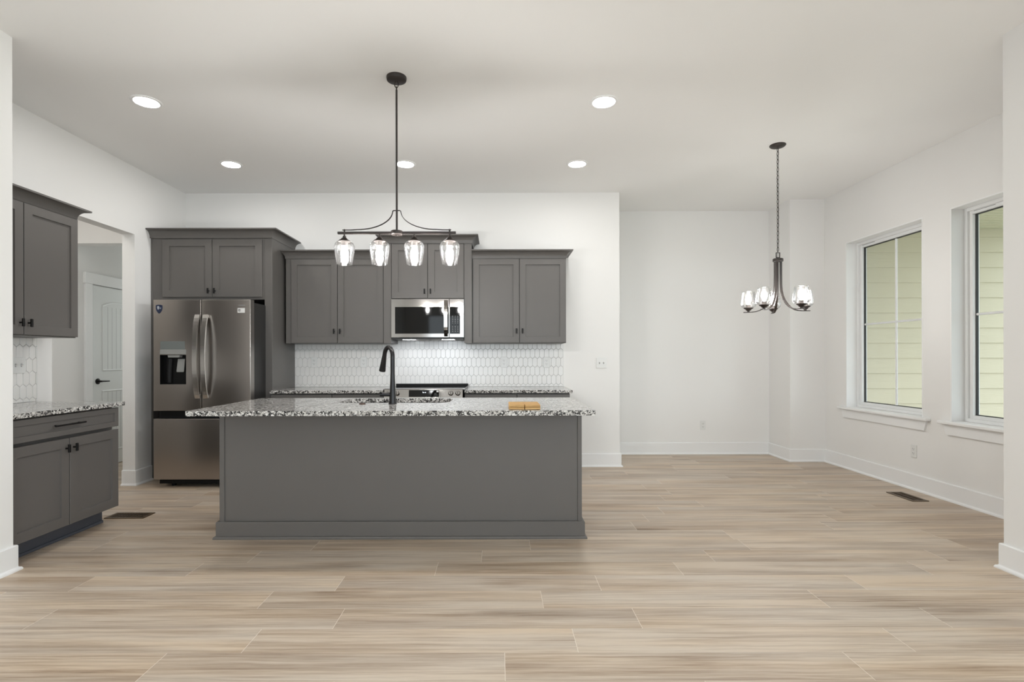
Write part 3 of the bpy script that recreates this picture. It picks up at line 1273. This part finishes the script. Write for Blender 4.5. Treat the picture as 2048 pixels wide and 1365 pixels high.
for x in (FXA + 0.12, FXB - 0.12):
    for y in (FYF + 0.12, 5.68):
        bm = nb()
        tube(bm, [(x, y, 0), (x, y, 0.055)], 0.02, 10)
        obj('foot', bm, DARK, r, world=True)


def door_panel(x0, x1, z0, z1, hole=None, dep=0.075, cr=0.007):
    """fridge door with rounded front edges and maybe a rectangular recess"""
    bm = nb()
    yf, yb = FYF, FYF + dep

    def loop(a, y, X0=x0, X1=x1, Z0=z0, Z1=z1):
        return [bm.verts.new(c) for c in ((X0 + a, y, Z0 + a), (X1 - a, y, Z0 + a), (X1 - a, y, Z1 - a), (X0 + a, y, Z1 - a))]
    ls = [loop(0, yb)]
    for q in range(5):
        a = PI / 2 * q / 4
        ls.append(loop(cr * (1 - math.cos(a)), yf + cr * (1 - math.sin(a))))
    if hole:
        hx0, hx1, hz0, hz1, hd = hole
        ls.append(loop(0, yf, hx0, hx1, hz0, hz1))
        ls.append(loop(0, yf + hd, hx0, hx1, hz0, hz1))
    for a, b in zip(ls, ls[1:]):
        for k in range(4):
            bm.faces.new((a[k], a[(k + 1) % 4], b[(k + 1) % 4], b[k]))
    bm.faces.new(ls[-1])
    bm.faces.new(ls[0][::-1])
    return bm


DZ0, DZ1 = 0.722, 1.762
RX0, RX1, RZ0, RZ1 = -3.158, -2.914, 0.970, 1.246
ld = obj('left_door', door_panel(FXA, FXM - 0.003, DZ0, DZ1, (RX0, RX1, RZ0, RZ1, 0.06)), STEEL, r, smooth=True, world=True)
rd = obj('right_door', door_panel(FXM + 0.003, FXB, DZ0, DZ1), STEEL, r, smooth=True, world=True)
fd = obj('freezer_drawer', door_panel(FXA, FXB, 0.080, 0.648), STEEL, r, smooth=True, world=True)


def fridge_handle(x):
    pts = []
    n = 24
    for q in range(n + 1):
        t = q / n
        z = 0.842 + (1.618 - 0.842) * t
        bow = 1 - (2 * t - 1) ** 4 * 0.55 - (2 * t - 1) ** 2 * 0.45
        pts.append((x, FYF - 0.016 - 0.052 * bow, z))
    bm = nb()
    wd = [0.046 - 0.006 * (1 - (2 * q / n - 1) ** 2) for q in range(n + 1)]
    strap(bm, pts, wd, 0.013, (1, 0, 0))
    # feet
    box(bm, x - 0.019, x + 0.019, FYF - 0.022, FYF, 0.842, 0.872, 0.003, 1)
    box(bm, x - 0.019, x + 0.019, FYF - 0.022, FYF, 1.588, 1.618, 0.003, 1)
    return bm


obj('door_handle', fridge_handle(-2.797), HANDLE, ld, world=True)
obj('door_handle', fridge_handle(-2.720), HANDLE, rd, world=True)
# dispenser
bm = nb()
box(bm, RX0 + 0.004, RX1 - 0.010, FYF - 0.0015, FYF + 0.002, 1.297, 1.372, 0.001, 1)
obj('dispenser_display', bm, DISPL, ld, world=True)
bm = nb()
box(bm, RX0 - 0.001, RX1 + 0.001, FYF - 0.004, FYF + 0.012, 1.250, 1.2965, 0.003, 1)
prism(bm, [(-3.090, 1.25), (-2.972, 1.25), (-2.980, 1.222), (-3.083, 1.222)], 'y', FYF + 0.004, FYF + 0.05)
obj('dispenser_trim', bm, PLAST, ld, world=True)
bm = nb()
t = 0.003
box(bm, RX0, RX1, FYF + 0.054, FYF + 0.0595, RZ0, RZ1)
box(bm, RX0, RX0 + t, FYF + 0.001, FYF + 0.054, RZ0, RZ1)
box(bm, RX1 - t, RX1, FYF + 0.001, FYF + 0.054, RZ0, RZ1)
box(bm, RX0 + t, RX1 - t, FYF + 0.001, FYF + 0.054, RZ1 - t, RZ1)
box(bm, RX0 + t, RX1 - t, FYF + 0.001, FYF + 0.054, RZ0, RZ0 + t)
tube(bm, [(-3.095, FYF + 0.052, 1.21), (-3.10, FYF + 0.047, 0.985)], [0.03, 0.026], 14)
obj('dispenser_recess', bm, DARK, ld, world=True)
bm = nb()
prism(bm, [(-3.008, 1.208), (-2.942, 1.208), (-2.953, 1.090), (-2.958, 1.085), (-3.017, 1.085), (-3.022, 1.090)], 'y', FYF + 0.030, FYF + 0.038)
obj('dispenser_paddle', bm, PLAST, ld, world=True)
# navy shield badge, top left
bm = nb()
sc = [(-0.030, 0.036), (-0.018, 0.041), (0.0, 0.043), (0.018, 0.041), (0.030, 0.036), (0.030, 0.006), (0.024, -0.014), (0.013, -0.030), (0.0, -0.042), (-0.013, -0.030), (-0.024, -0.014), (-0.030, 0.006)]
bcx, bcz = -3.163, 1.672
prism(bm, [(bcx + x, bcz + z) for x, z in sc], 'y', FYF - 0.003, FYF)
bd = obj('shield_badge', bm, BADGE, ld, world=True)
bm = nb()
prism(bm, [(bcx + x * 0.3 - 0.008, bcz + 0.012 + z * 0.42) for x, z in sc], 'y', FYF - 0.0036, FYF - 0.003)
box(bm, bcx + 0.004, bcx + 0.02, FYF - 0.0036, FYF - 0.003, bcz + 0.012, bcz + 0.015)
box(bm, bcx + 0.004, bcx + 0.018, FYF - 0.0036, FYF - 0.003, bcz + 0.004, bcz + 0.007)
bd2 = obj('badge_print', bm, SILVER, ld, world=True)
# white sticker, top right
bm = nb()
scx, scz = -2.398, 1.660
box(bm, scx - 0.034, scx + 0.034, FYF - 0.0006, FYF, scz - 0.022, scz + 0.022)
obj('sticker', bm, PAPER, rd, world=True)
bm = nb()
for a in ((-0.026, -0.008, -0.010, 0.012), ):
    x0, x1, z0, z1 = a
    w_ = 0.004
    box(bm, scx + x0, scx + x0 + w_, FYF - 0.0010, FYF - 0.0006, scz + z0, scz + z1)
    box(bm, scx + x1 - w_, scx + x1, FYF - 0.0010, FYF - 0.0006, scz + z0, scz + z1)
    box(bm, scx + x0 + w_, scx + x1 - w_, FYF - 0.0010, FYF - 0.0006, scz + z0, scz + z0 + w_)
    box(bm, scx + x0 + w_, scx + x1 - w_, FYF - 0.0010, FYF - 0.0006, scz + z1 - w_, scz + z1)
    box(bm, scx - 0.0195, scx - 0.0145, FYF - 0.0010, FYF - 0.0006, scz - 0.001, scz + 0.005)
obj('sticker_icon', bm, INK, rd, world=True)
bm = nb()
for q in range(7):
    x = scx - 0.026 + q * 0.009
    box(bm, x, x + 0.006, FYF - 0.0007, FYF, scz + 0.046 + (q % 2) * 0.002, scz + 0.050 + (q % 2) * 0.002)
obj('maker_mark', bm, SILVER, rd, world=True)

# ------------------------------------------------------------------ microwave
MX0, MX1, MYF = -1.112, -0.356, 5.445
MZ0, MZ1 = 1.424, 1.826
r = thing('microwave', 'stainless over-the-range microwave with black window', 'microwave', ((MX0 + MX1) / 2, YW, MZ0))
bm = nb()
box(bm, MX0 + 0.003, MX1 - 0.003, MYF + 0.03, YW - 0.012, MZ0 - 0.018, MZ1 + 0.003, 0.003, 1)
obj('body', bm, FRSIDE, r, world=True)
MXP = -0.508
bm = nb()


def frame_plate(bm, x0, x1, z0, z1, hx0, hx1, hz0, hz1, yf, yb, e=0.003, hd=0.004):
    def loop(X0, X1, Z0, Z1, y):
        return [bm.verts.new(c) for c in ((X0, y, Z0), (X1, y, Z0), (X1, y, Z1), (X0, y, Z1))]
    ls = [loop(x0, x1, z0, z1, yb), loop(x0, x1, z0, z1, yf + e), loop(x0 + e, x1 - e, z0 + e, z1 - e, yf),
          loop(hx0, hx1, hz0, hz1, yf), loop(hx0, hx1, hz0, hz1, yf + hd)]
    for a, b in zip(ls, ls[1:]):
        for k in range(4):
            bm.faces.new((a[k], a[(k + 1) % 4], b[(k + 1) % 4], b[k]))
    bm.faces.new(ls[-1])
    bm.faces.new(ls[0][::-1])


frame_plate(bm, MX0, MXP - 0.0015, MZ0, MZ1, MX0 + 0.042, MXP - 0.0016, 1.464, 1.742, MYF, MYF + 0.03)
md = obj('door', bm, STEEL2, r, world=True)
bm = nb()
box(bm, MX0 + 0.0425, MXP - 0.002, MYF + 0.0005, MYF + 0.0039, 1.4645, 1.7415, 0.001, 1)
obj('window', bm, BGLASS, md, world=True)
bm = nb()
frame_plate(bm, MXP + 0.0015, MX1, MZ0, MZ1, MXP + 0.0016, MX1 - 0.040, 1.462, 1.742, MYF, MYF + 0.03)
mp_ = obj('control_panel', bm, STEEL2, r, world=True)
bm = nb()
box(bm, MXP + 0.002, MX1 - 0.0405, MYF + 0.0005, MYF + 0.0039, 1.4625, 1.7415, 0.001, 1)
nf = len(bm.faces)
for rr_ in range(10):
    if rr_ == 4:
        continue
    for cc in range(3):
        x = MXP + 0.036 + cc * 0.0265
        z = 1.487 + rr_ * 0.0175
        bm.faces.new([bm.verts.new(c) for c in ((x - 0.0045, MYF + 0.0003, z - 0.0022), (x + 0.0045, MYF + 0.0003, z - 0.0022),
                                                (x + 0.0045, MYF + 0.0003, z + 0.0022), (x - 0.0045, MYF + 0.0003, z + 0.0022))])
bm.faces.ensure_lookup_table()
for f in bm.faces[nf:]:
    f.material_index = 1
kp = obj('keypad', bm, BGLASS, mp_, world=True)
kp.data.materials.append(GREYINK)
bm = nb()
pts = []
for q in range(13):
    t = q / 12
    pts.append((-0.541, MYF - 0.012 - 0.026 * (1 - (2 * t - 1) ** 4), 1.437 + 0.372 * t))
strap(bm, pts, 0.037, 0.010, (1, 0, 0))
box(bm, -0.557, -0.525, MYF - 0.014, MYF, 1.437, 1.460, 0.002, 1)
box(bm, -0.557, -0.525, MYF - 0.014, MYF, 1.786, 1.809, 0.002, 1)
obj('handle', bm, STEEL2, md, world=True)
for xa in (MX0 + 0.11, MX1 - 0.235):
    bm = nb()
    box(bm, xa, xa + 0.125, MYF + 0.07, MYF + 0.13, MZ0 - 0.0205, MZ0 - 0.0181)
    obj('light_lens', bm, HOODLENS, r, world=True)
for xa in (MX0 + 0.10, MX1 - 0.36):
    bm = nb()
    box(bm, xa, xa + 0.26, MYF + 0.16, MYF + 0.34, MZ0 - 0.0205, MZ0 - 0.0181)
    obj('grease_filter', bm, STEEL, r, world=True)

# ------------------------------------------------------------------ range
GX0, GX1, GYF = -1.112, -0.348, 5.095
r = thing('range', 'stainless slide-in electric range between the back worktops', 'range', ((GX0 + GX1) / 2, 5.45, 0))
bm = nb()
box(bm, GX0 + 0.006, GX1 - 0.006, GYF + 0.06, YW - 0.03, 0.03, 0.892)
obj('body', bm, FRSIDE, r, world=True)
bm = nb()
prism(bm, [(GYF + 0.005, 0.775), (GYF + 0.06, 0.775), (GYF + 0.06, 0.905), (GYF + 0.035, 0.911), (GYF + 0.028, 0.906)], 'x', GX0, GX1)
cp = obj('control_panel', bm, STEEL2, r, world=True)
tilt = math.atan2(0.023, 0.131)


def on_panel(z):
    return GYF + 0.005 + (z - 0.775) * 0.023 / 0.131


bm = nb()
x0, x1 = -0.872, -0.578
prism(bm, [(on_panel(0.833) - 0.002, 0.833), (on_panel(0.833) + 0.004, 0.833), (on_panel(0.899) + 0.004, 0.899), (on_panel(0.899) - 0.002, 0.899)], 'x', x0, x1)
obj('display', bm, BGLASS, cp, world=True)
bm = nb()
for (xa, za, xb, zb) in ((-0.737, 0.872, -0.733, 0.884), (-0.731, 0.872, -0.724, 0.878), (-0.716, 0.872, -0.712, 0.880), (-0.709, 0.872, -0.705, 0.880)):
    box(bm, xa, xb, on_panel(za) - 0.0035, on_panel(za) - 0.0025, za, zb)
obj('clock_digits', bm, CLOCK, cp, world=True)
bm = nb()
box(bm, -0.602, -0.582, on_panel(0.885) - 0.0035, on_panel(0.885) - 0.0015, 0.878, 0.894)
obj('sticker', bm, PAPER, cp, world=True)
for kx in (-1.068, -0.985, -0.905, -0.462, -0.393):
    if kx == -0.905:
        continue
    bm = nb()
    zc = 0.868
    yc = on_panel(zc)
    Mk = Matrix.Rotation(R_(90) - tilt, 4, 'X')
    lathe(bm, [(0.0, -0.001), (0.0265, -0.001), (0.0265, 0.006), (0.0215, 0.009), (0.0195, 0.026), (0.017, 0.029), (0.0, 0.029)], kx, yc, zc, 24, Mk)
    box(bm, kx - 0.003, kx + 0.003, yc - 0.034, yc - 0.026, zc - 0.012, zc + 0.022, 0.001, 1)
    obj('knob', bm, STEEL2, cp, smooth=True, world=True)
bm = nb()
box(bm, GX0 - 0.012, GX1 + 0.012, GYF + 0.030, YW - 0.045, TOP + 0.0005, TOP + 0.0125, 0.002, 1)
obj('cooktop', bm, BGLASS, r, world=True)
bm = nb()
box(bm, GX0 - 0.014, GX1 + 0.014, YW - 0.064, YW - 0.012, TOP + 0.0128, TOP + 0.036, 0.004, 2)
obj('rear_trim', bm, BLACK, r, world=True)
bm = nb()
box(bm, GX0 + 0.004, GX1 - 0.004, GYF + 0.015, GYF + 0.059, 0.215, 0.770, 0.004, 1)
od = obj('oven_door', bm, STEEL2, r, world=True)
bm = nb()
box(bm, GX0 + 0.10, GX1 - 0.10, GYF + 0.0135, GYF + 0.0155, 0.33, 0.64)
obj('oven_window', bm, BGLASS, od, world=True)
bm = nb()
tube(bm, [(GX0 + 0.04, GYF - 0.03, 0.72), (GX1 - 0.04, GYF - 0.03, 0.72)], 0.012, 12)
for x in (GX0 + 0.08, GX1 - 0.08):
    tube(bm, [(x, GYF - 0.03, 0.72), (x, GYF + 0.016, 0.72)], 0.008, 8)
obj('oven_handle', bm, CHROME, od, world=True)
bm = nb()
box(bm, GX0 + 0.004, GX1 - 0.004, GYF + 0.02, GYF + 0.059, 0.04, 0.205, 0.004, 1)
obj('storage_drawer', bm, STEEL2, r, world=True)
for x in (GX0 + 0.06, GX1 - 0.06):
    for y in (GYF + 0.1, YW - 0.08):
        bm = nb()
        tube(bm, [(x, y, 0), (x, y, 0.032)], 0.018, 8)
        obj('foot', bm, DARK, r, world=True)


# ------------------------------------------------------------------ electrical plates (local: face towards -y)
def outlet_plate(label, loc, rz, first=[]):
    if first:
        return dup(first[0], loc, label, rz)
    r = thing('wall_outlet', label, 'outlet', loc, rz, 'white duplex outlets')
    bm = nb()
    box(bm, -0.035, 0.035, -0.006, 0, -0.0585, 0.0585, 0.003, 2)
    obj('cover_plate', bm, WPLATE, r)
    for zc in (-0.0195, 0.0195):
        bm = nb()
        prism(bm, rrect(-0.0165, 0.0165, zc - 0.0135, zc + 0.0135, 0.009, 4), 'y', -0.0075, -0.006)
        rc = obj('receptacle', bm, WPLATE, r)
        bm = nb()
        box(bm, -0.0085, -0.0060, -0.0082, -0.0074, zc - 0.001, zc + 0.0075)
        box(bm, 0.0060, 0.0085, -0.0082, -0.0074, zc, zc + 0.0065)
        lathe(bm, [(0.0, 0.0), (0.0026, 0.0), (0.0026, 0.0008), (0.0, 0.0008)], 0, -0.0074, zc - 0.0075, 8, Matrix.Rotation(R_(90), 4, 'X'))
        obj('slots', bm, HOLE, rc)
    first.append(r)
    return r


yt = YW - 0.0093
outlet_plate('white outlet on the tile backsplash, closest to the fridge surround', (-2.042, yt, 1.167), 0)
outlet_plate('white outlet on the tile backsplash, just left of the faucet', (-1.4925, yt, 1.167), 0)
outlet_plate('white outlet on the tile backsplash, nearest on the right of the microwave', (0.064, yt, 1.163), 0)
outlet_plate('white outlet near the right end of the tile backsplash', (0.536, yt, 1.160), 0)
outlet_plate('white outlet low on the blank dining wall above the baseboard', (2.562, YD - 0.0002, 0.362), 0)
outlet_plate('white outlet low on the right wall below and between the windows', (XR - 0.0002, 4.79, 0.352), R_(-90))


def switch_plate(label, loc, rz, first=[]):
    if first:
        return dup(first[0], loc, label, rz)
    r = thing('light_switch', label, 'light switch', loc, rz, 'white double toggle switches')
    bm = nb()
    box(bm, -0.058, 0.058, -0.006, 0, -0.0585, 0.0585, 0.003, 2)
    obj('cover_plate', bm, WPLATE, r)
    for xc in (-0.023, 0.023):
        bm = nb()
        box(bm, xc - 0.0055, xc + 0.0055, -0.0066, -0.0058, -0.0125, 0.0125)
        rc = obj('toggle_slot', bm, GREYINK, r)
        bm = nb()
        prism(bm, [(-0.0062, -0.006), (-0.0062, 0.004), (-0.019, 0.011), (-0.021, 0.006)], 'x', xc - 0.0042, xc + 0.0042)
        obj('toggle', bm, WPLATE, rc)
    first.append(r)
    return r


switch_plate('white double light switch on the wall between kitchen and dining area', (1.147, YW - 0.0002, 1.153), 0)
switch_plate('white double light switch on the tile above the short left worktop', (XL + 0.0093, 3.785, 1.165), R_(90))


# ------------------------------------------------------------------ recessed lights
def can_light(label, x, y, first=[]):
    if first:
        return dup(first[0], (x, y, ZC), label)
    r = thing('recessed_light', label, 'ceiling light', (x, y, ZC), 0, 'round recessed ceiling lights')
    bm = nb()
    lathe(bm, [(0.078, -0.004), (0.081, -0.008), (0.096, -0.006), (0.101, 0.0)], 0, 0, 0, 40)
    obj('trim_ring', bm, TRIM, r, smooth=True)
    bm = nb()
    lathe(bm, [(0.0, -0.0045), (0.078, -0.0042)], 0, 0, 0, 40)
    obj('light_lens', bm, CANLENS, r)
    first.append(r)
    return r


can_light('lit recessed light left of the hanging light, nearest to the left wall and camera', -2.507, 3.747)
can_light('lit recessed light above the refrigerator front', -2.519, 4.960)
can_light('lit recessed light just right of the hanging light stem, in front of the range', -0.876, 4.963)
can_light('lit recessed light in the back row above the right wall cabinet', 0.751, 4.967)
can_light('lit recessed light over the right end of the island, nearer the camera', 0.761, 3.762)

# ------------------------------------------------------------------ linear pendant over the island
PXC, PYC = -0.661, 3.43
r = thing('pendant_light', 'dark bronze linear pendant with four lit glass shades above the island', 'pendant light', (PXC, PYC, ZC))
bm = nb()
lathe(bm, [(0.0, -0.028), (0.05, -0.028), (0.062, -0.022), (0.065, -0.012), (0.065, 0.0), (0.0, 0.0)], 0, 0, 0, 32)
obj('canopy', bm, BRONZE, r, smooth=True)


def link_ring(bm, c, ax, a=0.011, b=0.019, rad=0.0022, n=16):
    pts = []
    for q in range(n):
        t = 2 * PI * q / n
        x, z = a * math.cos(t), b * math.sin(t)
        pts.append((c[0] + x * ax[0], c[1] + x * ax[1], c[2] + z))
    pts.append(pts[0])
    pts.append(pts[1])
    tube(bm, pts, rad, 6, cap=False)


bm = nb()
link_ring(bm, (0, 0, -0.047), (1, 0), 0.012, 0.022, 0.003)
link_ring(bm, (0, 0, -0.074), (0, 1), 0.008, 0.012, 0.003)
obj('hanging_loop', bm, BRONZE, r, smooth=True)
bm = nb()
tube(bm, [(0, 0, -0.084), (0, 0, -1.0)], 0.0066, 12)
obj('stem', bm, BRONZE, r, smooth=True)
ZBAR = 2.030 - ZC
bm = nb()
box(bm, -0.386, 0.386, -0.009, 0.009, ZBAR - 0.008, ZBAR + 0.008, 0.0015, 1)
obj('cross_bar', bm, BRONZE, r)
bm = nb()
lathe(bm, [(0.0, 0.014), (0.034, 0.014), (0.039, 0.010), (0.039, -0.010), (0.034, -0.014), (0.012, -0.014), (0.010, -0.020), (0.0, -0.022)], 0, 0, ZBAR, 28)
obj('hub', bm, BRONZE, r, smooth=True)
ZS = 2.176 - ZC
for s in (-1, 1):
    pts = [(0, 0, ZS), (s * 0.020, 0, ZS), (s * 0.026, 0, ZS - 0.004), (s * 0.028, 0, ZS - 0.016)]
    for q in range(1, 15):
        t = q / 14
        a = t * PI / 2
        pts.append((s * (0.028 + 0.20 * (1 - math.cos(a)) + 0.03 * t), 0, ZS - 0.016 - 0.108 * math.sin(a)))
    pts += [(s * 0.30, 0, ZS - 0.1265), (s * 0.355, 0, ZS - 0.127)]
    bm = nb()
    strap(bm, pts, 0.013, 0.004, (0, 1, 0))
    obj('curved_brace', bm, BRONZE, r, smooth=False)


def shade_prof(h, r_fit, r_max, r_open, n=14):
    """(radius, distance from the fitter)"""
    out = [(r_fit, 0.0)]
    hs = 0.26 * h
    for q in range(1, 8):
        a = q / 7 * PI / 2
        out.append((r_fit + (r_max - r_fit) * math.sin(a), hs * (1 - math.cos(a))))
    for q in range(1, n):
        t = q / (n - 1)
        out.append((r_max + (r_open - r_max) * (t ** 1.25), hs + (h - hs) * t))
    return out


def lamp_unit(parent, x, y, z, s, h=0.147, scale=1.0):
    """cup, glass shade, socket and bulb; s = -1 hangs down, s = +1 stands up"""
    bm = nb()
    lathe(bm, [(0.0, 0.0), (0.010, 0.0), (0.011, s * 0.010), (0.020, s * 0.014), (0.024, s * 0.022), (0.034, s * 0.027), (0.041, s * 0.034), (0.041, s * 0.037), (0.0, s * 0.037)], x, y, z, 24)
    cup = obj('lamp_cup', bm, BRONZE, parent, smooth=True)
    zf = z + s * 0.037
    bm = nb()
    pr = shade_prof(h, 0.038, 0.0655 * scale, 0.050 * scale)
    lathe(bm, [(rad, s * d) for rad, d in pr], x, y, zf, 32)
    rt = pr[-1][0]
    lathe(bm, [(rt + 0.0014 * math.cos(2 * PI * q / 8), s * h + 0.0014 * math.sin(2 * PI * q / 8)) for q in range(9)], x, y, zf, 32)
    obj('glass_shade', bm, SGLASS, parent, smooth=True)
    bm = nb()
    lathe(bm, [(0.0, 0.0), (0.021, 0.0), (0.021, s * 0.028), (0.0, s * 0.028)], x, y, zf, 20)
    obj('socket', bm, mat_socket, cup, smooth=True)
    bm = nb()
    bp = [(0.0095, 0.027), (0.0105, 0.038), (0.0155, 0.049), (0.0215, 0.060), (0.0245, 0.071), (0.0243, 0.081), (0.0215, 0.094), (0.0155, 0.107), (0.008, 0.116), (0.0, 0.119)]
    lathe(bm, [(rad, s * d) for rad, d in bp], x, y, zf, 24)
    obj('bulb', bm, BULB if s < 0 else BULB2, parent, smooth=True)


mat_socket = mat('taupe_socket', (0.055, 0.042, 0.036), 0.6)
for x in (-1.003, -0.774, -0.547, -0.316):
    x -= PXC
    bm = nb()
    tube(bm, [(x, 0, ZBAR - 0.022), (x, 0, ZBAR + (0.024 if abs(x) > 0.2 else -0.007))], 0.0055, 8)
    obj('lamp_post', bm, BRONZE, r, smooth=True)
    lamp_unit(r, x, 0, ZBAR - 0.020, -1)

# ------------------------------------------------------------------ chandelier
HXC, HYC = 2.421, 4.541
r = thing('chandelier', 'dark bronze five-arm chandelier with lit glass shades in the dining area', 'chandelier', (HXC, HYC, ZC))
bm = nb()
lathe(bm, [(0.0, -0.024), (0.03, -0.024), (0.055, -0.016), (0.065, -0.006), (0.065, 0.0), (0.0, 0.0)], 0, 0, 0, 32)
obj('canopy', bm, BRONZE, r, smooth=True)
bm = nb()
z = -0.040
q = 0
ztop_hub = 2.066 - ZC
while z > 2.125 - ZC:
    a = R_(20)
    ax = (math.cos(a), math.sin(a)) if q % 2 == 0 else (-math.sin(a), math.cos(a))
    link_ring(bm, (0, 0, z), ax, 0.009, 0.0205, 0.0021, 12)
    z -= 0.0345
    q += 1
obj('chain', bm, BRONZE, r, smooth=True)
bm = nb()
tube(bm, [(0.004, 0.002, -0.02), (-0.004, -0.002, -0.3), (0.004, 0.003, -0.6), (-0.003, -0.002, -0.9), (0, 0, ztop_hub)], 0.0016, 6)
obj('cord', bm, BLACK, r)
bm = nb()
for xa, xb, za, zb in ((-0.017, -0.0125, 0.008, 0.052), (0.0125, 0.017, 0.008, 0.052), (-0.017, 0.017, 0.048, 0.0525), (-0.017, 0.017, 0.006, 0.0105)):
    box(bm, xa, xb, -0.0045, 0.0045, ztop_hub + za, ztop_hub + zb)
obj('top_loop', bm, BRONZE, r)
bm = nb()
lathe(bm, [(0.0, 0.008), (0.010, 0.008), (0.012, 0.0), (0.036, 0.0), (0.042, -0.005), (0.042, -0.024), (0.038, -0.028), (0.0, -0.028)], 0, 0, ztop_hub, 28)
obj('hub', bm, BRONZE, r, smooth=True)
for q in range(5):
    a = R_(72 * q)
    ca, sa = math.cos(a), math.sin(a)
    prof = [(0.028, 2.040), (0.028, 1.93), (0.029, 1.84), (0.033, 1.79), (0.043, 1.745), (0.060, 1.705), (0.085, 1.668), (0.115, 1.640), (0.145, 1.624), (0.175, 1.616), (0.205, 1.613), (0.275, 1.613)]
    bm = nb()
    strap(bm, [(ca * rr_, sa * rr_, z - ZC) for rr_, z in prof], 0.020, 0.006, (-sa, ca, 0))
    arm = obj('arm', bm, BRONZE, r)
    lamp_unit(r, ca * 0.235, sa * 0.235, 1.616 - ZC, 1, h=0.140)


# ------------------------------------------------------------------ floor registers
def register(label, loc, rz, first=[]):
    if first:
        return dup(first[0], loc, label, rz)
    r = thing('floor_register', label, 'floor vent', loc, rz, 'brown floor vents')
    bm = nb()
    for a in ((-0.15, 0.15, -0.072, -0.050), (-0.15, 0.15, 0.050, 0.072), (-0.15, -0.128, -0.050, 0.050), (0.128, 0.15, -0.050, 0.050)):
        box(bm, *a, 0.0003, 0.006, 0.002, 1)
    obj('frame', bm, VENT, r)
    bm = nb()
    box(bm, -0.128, 0.128, -0.05, 0.05, 0.0003, 0.001)
    obj('opening', bm, DARK, r)
    bm = nb()
    for q in range(12):
        x = -0.118 + q * 0.0214
        box(bm, x - 0.0025, x + 0.0025, -0.05, 0.05, 0.001, 0.0045)
    box(bm, -0.128, 0.128, -0.003, 0.003, 0.001, 0.005)
    obj('louvers', bm, VENT, r)
    first.append(r)
    return r


register('brown metal floor vent beside the left base cabinet', (-2.838, 4.043, 0), 0)
register('brown metal floor vent by the right wall below the windows', (3.537, 4.547, 0), R_(90))

# ------------------------------------------------------------------ hall door
bm = nb()
dy0, dy1, dzt = 5.715, 6.475, 2.012
xf = HX + 0.020
# slab face with an arched, grooved top panel and a grooved bottom panel
box(bm, HX + 0.0005, xf, dy0, dy1, 0.008, dzt)
door = struct('door_1', bm, DOORP)


def arched(y0, y1, z0, z1, rise, off):
    pts = [(y0 + off, z0 + off), (y1 - off, z0 + off)]
    n = 14
    for q in range(n + 1):
        t = q / n
        y = y1 - off + (y0 - y1 + 2 * off) * t
        pts.append((y, z1 - off + rise * (1 - (2 * t - 1) ** 2)))
    return pts


for nm, z0, z1, rise in (('upper_panel', 1.07, 1.815, 0.05), ('lower_panel', 0.16, 0.86, 0.0)):
    bm = nb()
    y0, y1 = dy0 + 0.125, dy1 - 0.125
    a = arched(y0, y1, z0, z1, rise, 0)
    b = arched(y0, y1, z0, z1, rise, 0.022)
    va = [bm.verts.new((xf + 0.0005, y, z)) for y, z in a]
    vm = [bm.verts.new((xf + 0.006, (y + y2) / 2, (z + z2) / 2)) for (y, z), (y2, z2) in zip(a, b)]
    vb = [bm.verts.new((xf + 0.001, y, z)) for y, z in b]
    n = len(a)
    for l0, l1 in ((va, vm), (vm, vb)):
        for k in range(n):
            bm.faces.new((l0[k], l0[(k + 1) % n], l1[(k + 1) % n], l1[k]))
    bm.faces.new(vb)
    pn = obj(nm, bm, DOORP, door)
    bm = nb()
    for q in range(1, 7):
        y = y0 + 0.022 + (y1 - y0 - 0.044) * q / 7
        box(bm, xf + 0.0008, xf + 0.0014, y - 0.002, y + 0.002, z0 + 0.022, z1 - 0.022)
    obj('grooves', bm, GREYINK, pn)
bm = nb()
for (a, b, z0, z1, t) in ((dy0 - 0.105, dy0 - 0.008, 0, dzt + 0.012, 0.018), (dy1 + 0.008, dy1 + 0.105, 0, dzt + 0.012, 0.018), (dy0 - 0.115, dy1 + 0.115, dzt + 0.012, dzt + 0.130, 0.022)):
    box(bm, HX + 0.0005, HX + t + 0.008, a, b, z0, z1, 0.002, 1)
tr_ = struct('trim_1', bm, TRIM)
bm = nb()
ky, kz = dy0 + 0.062, 0.962
lathe(bm, [(0.0, 0.0), (0.032, 0.0), (0.032, 0.008), (0.012, 0.012), (0.010, 0.045), (0.0, 0.045)], xf, ky, kz, 20, Matrix.Rotation(R_(90), 4, 'Y'))
tube(bm, [(xf + 0.042, ky, kz), (xf + 0.044, ky + 0.03, kz), (xf + 0.042, ky + 0.12, kz - 0.002)], [0.010, 0.009, 0.007], 10)
obj('door_handle', bm, BLACK, door, smooth=True)
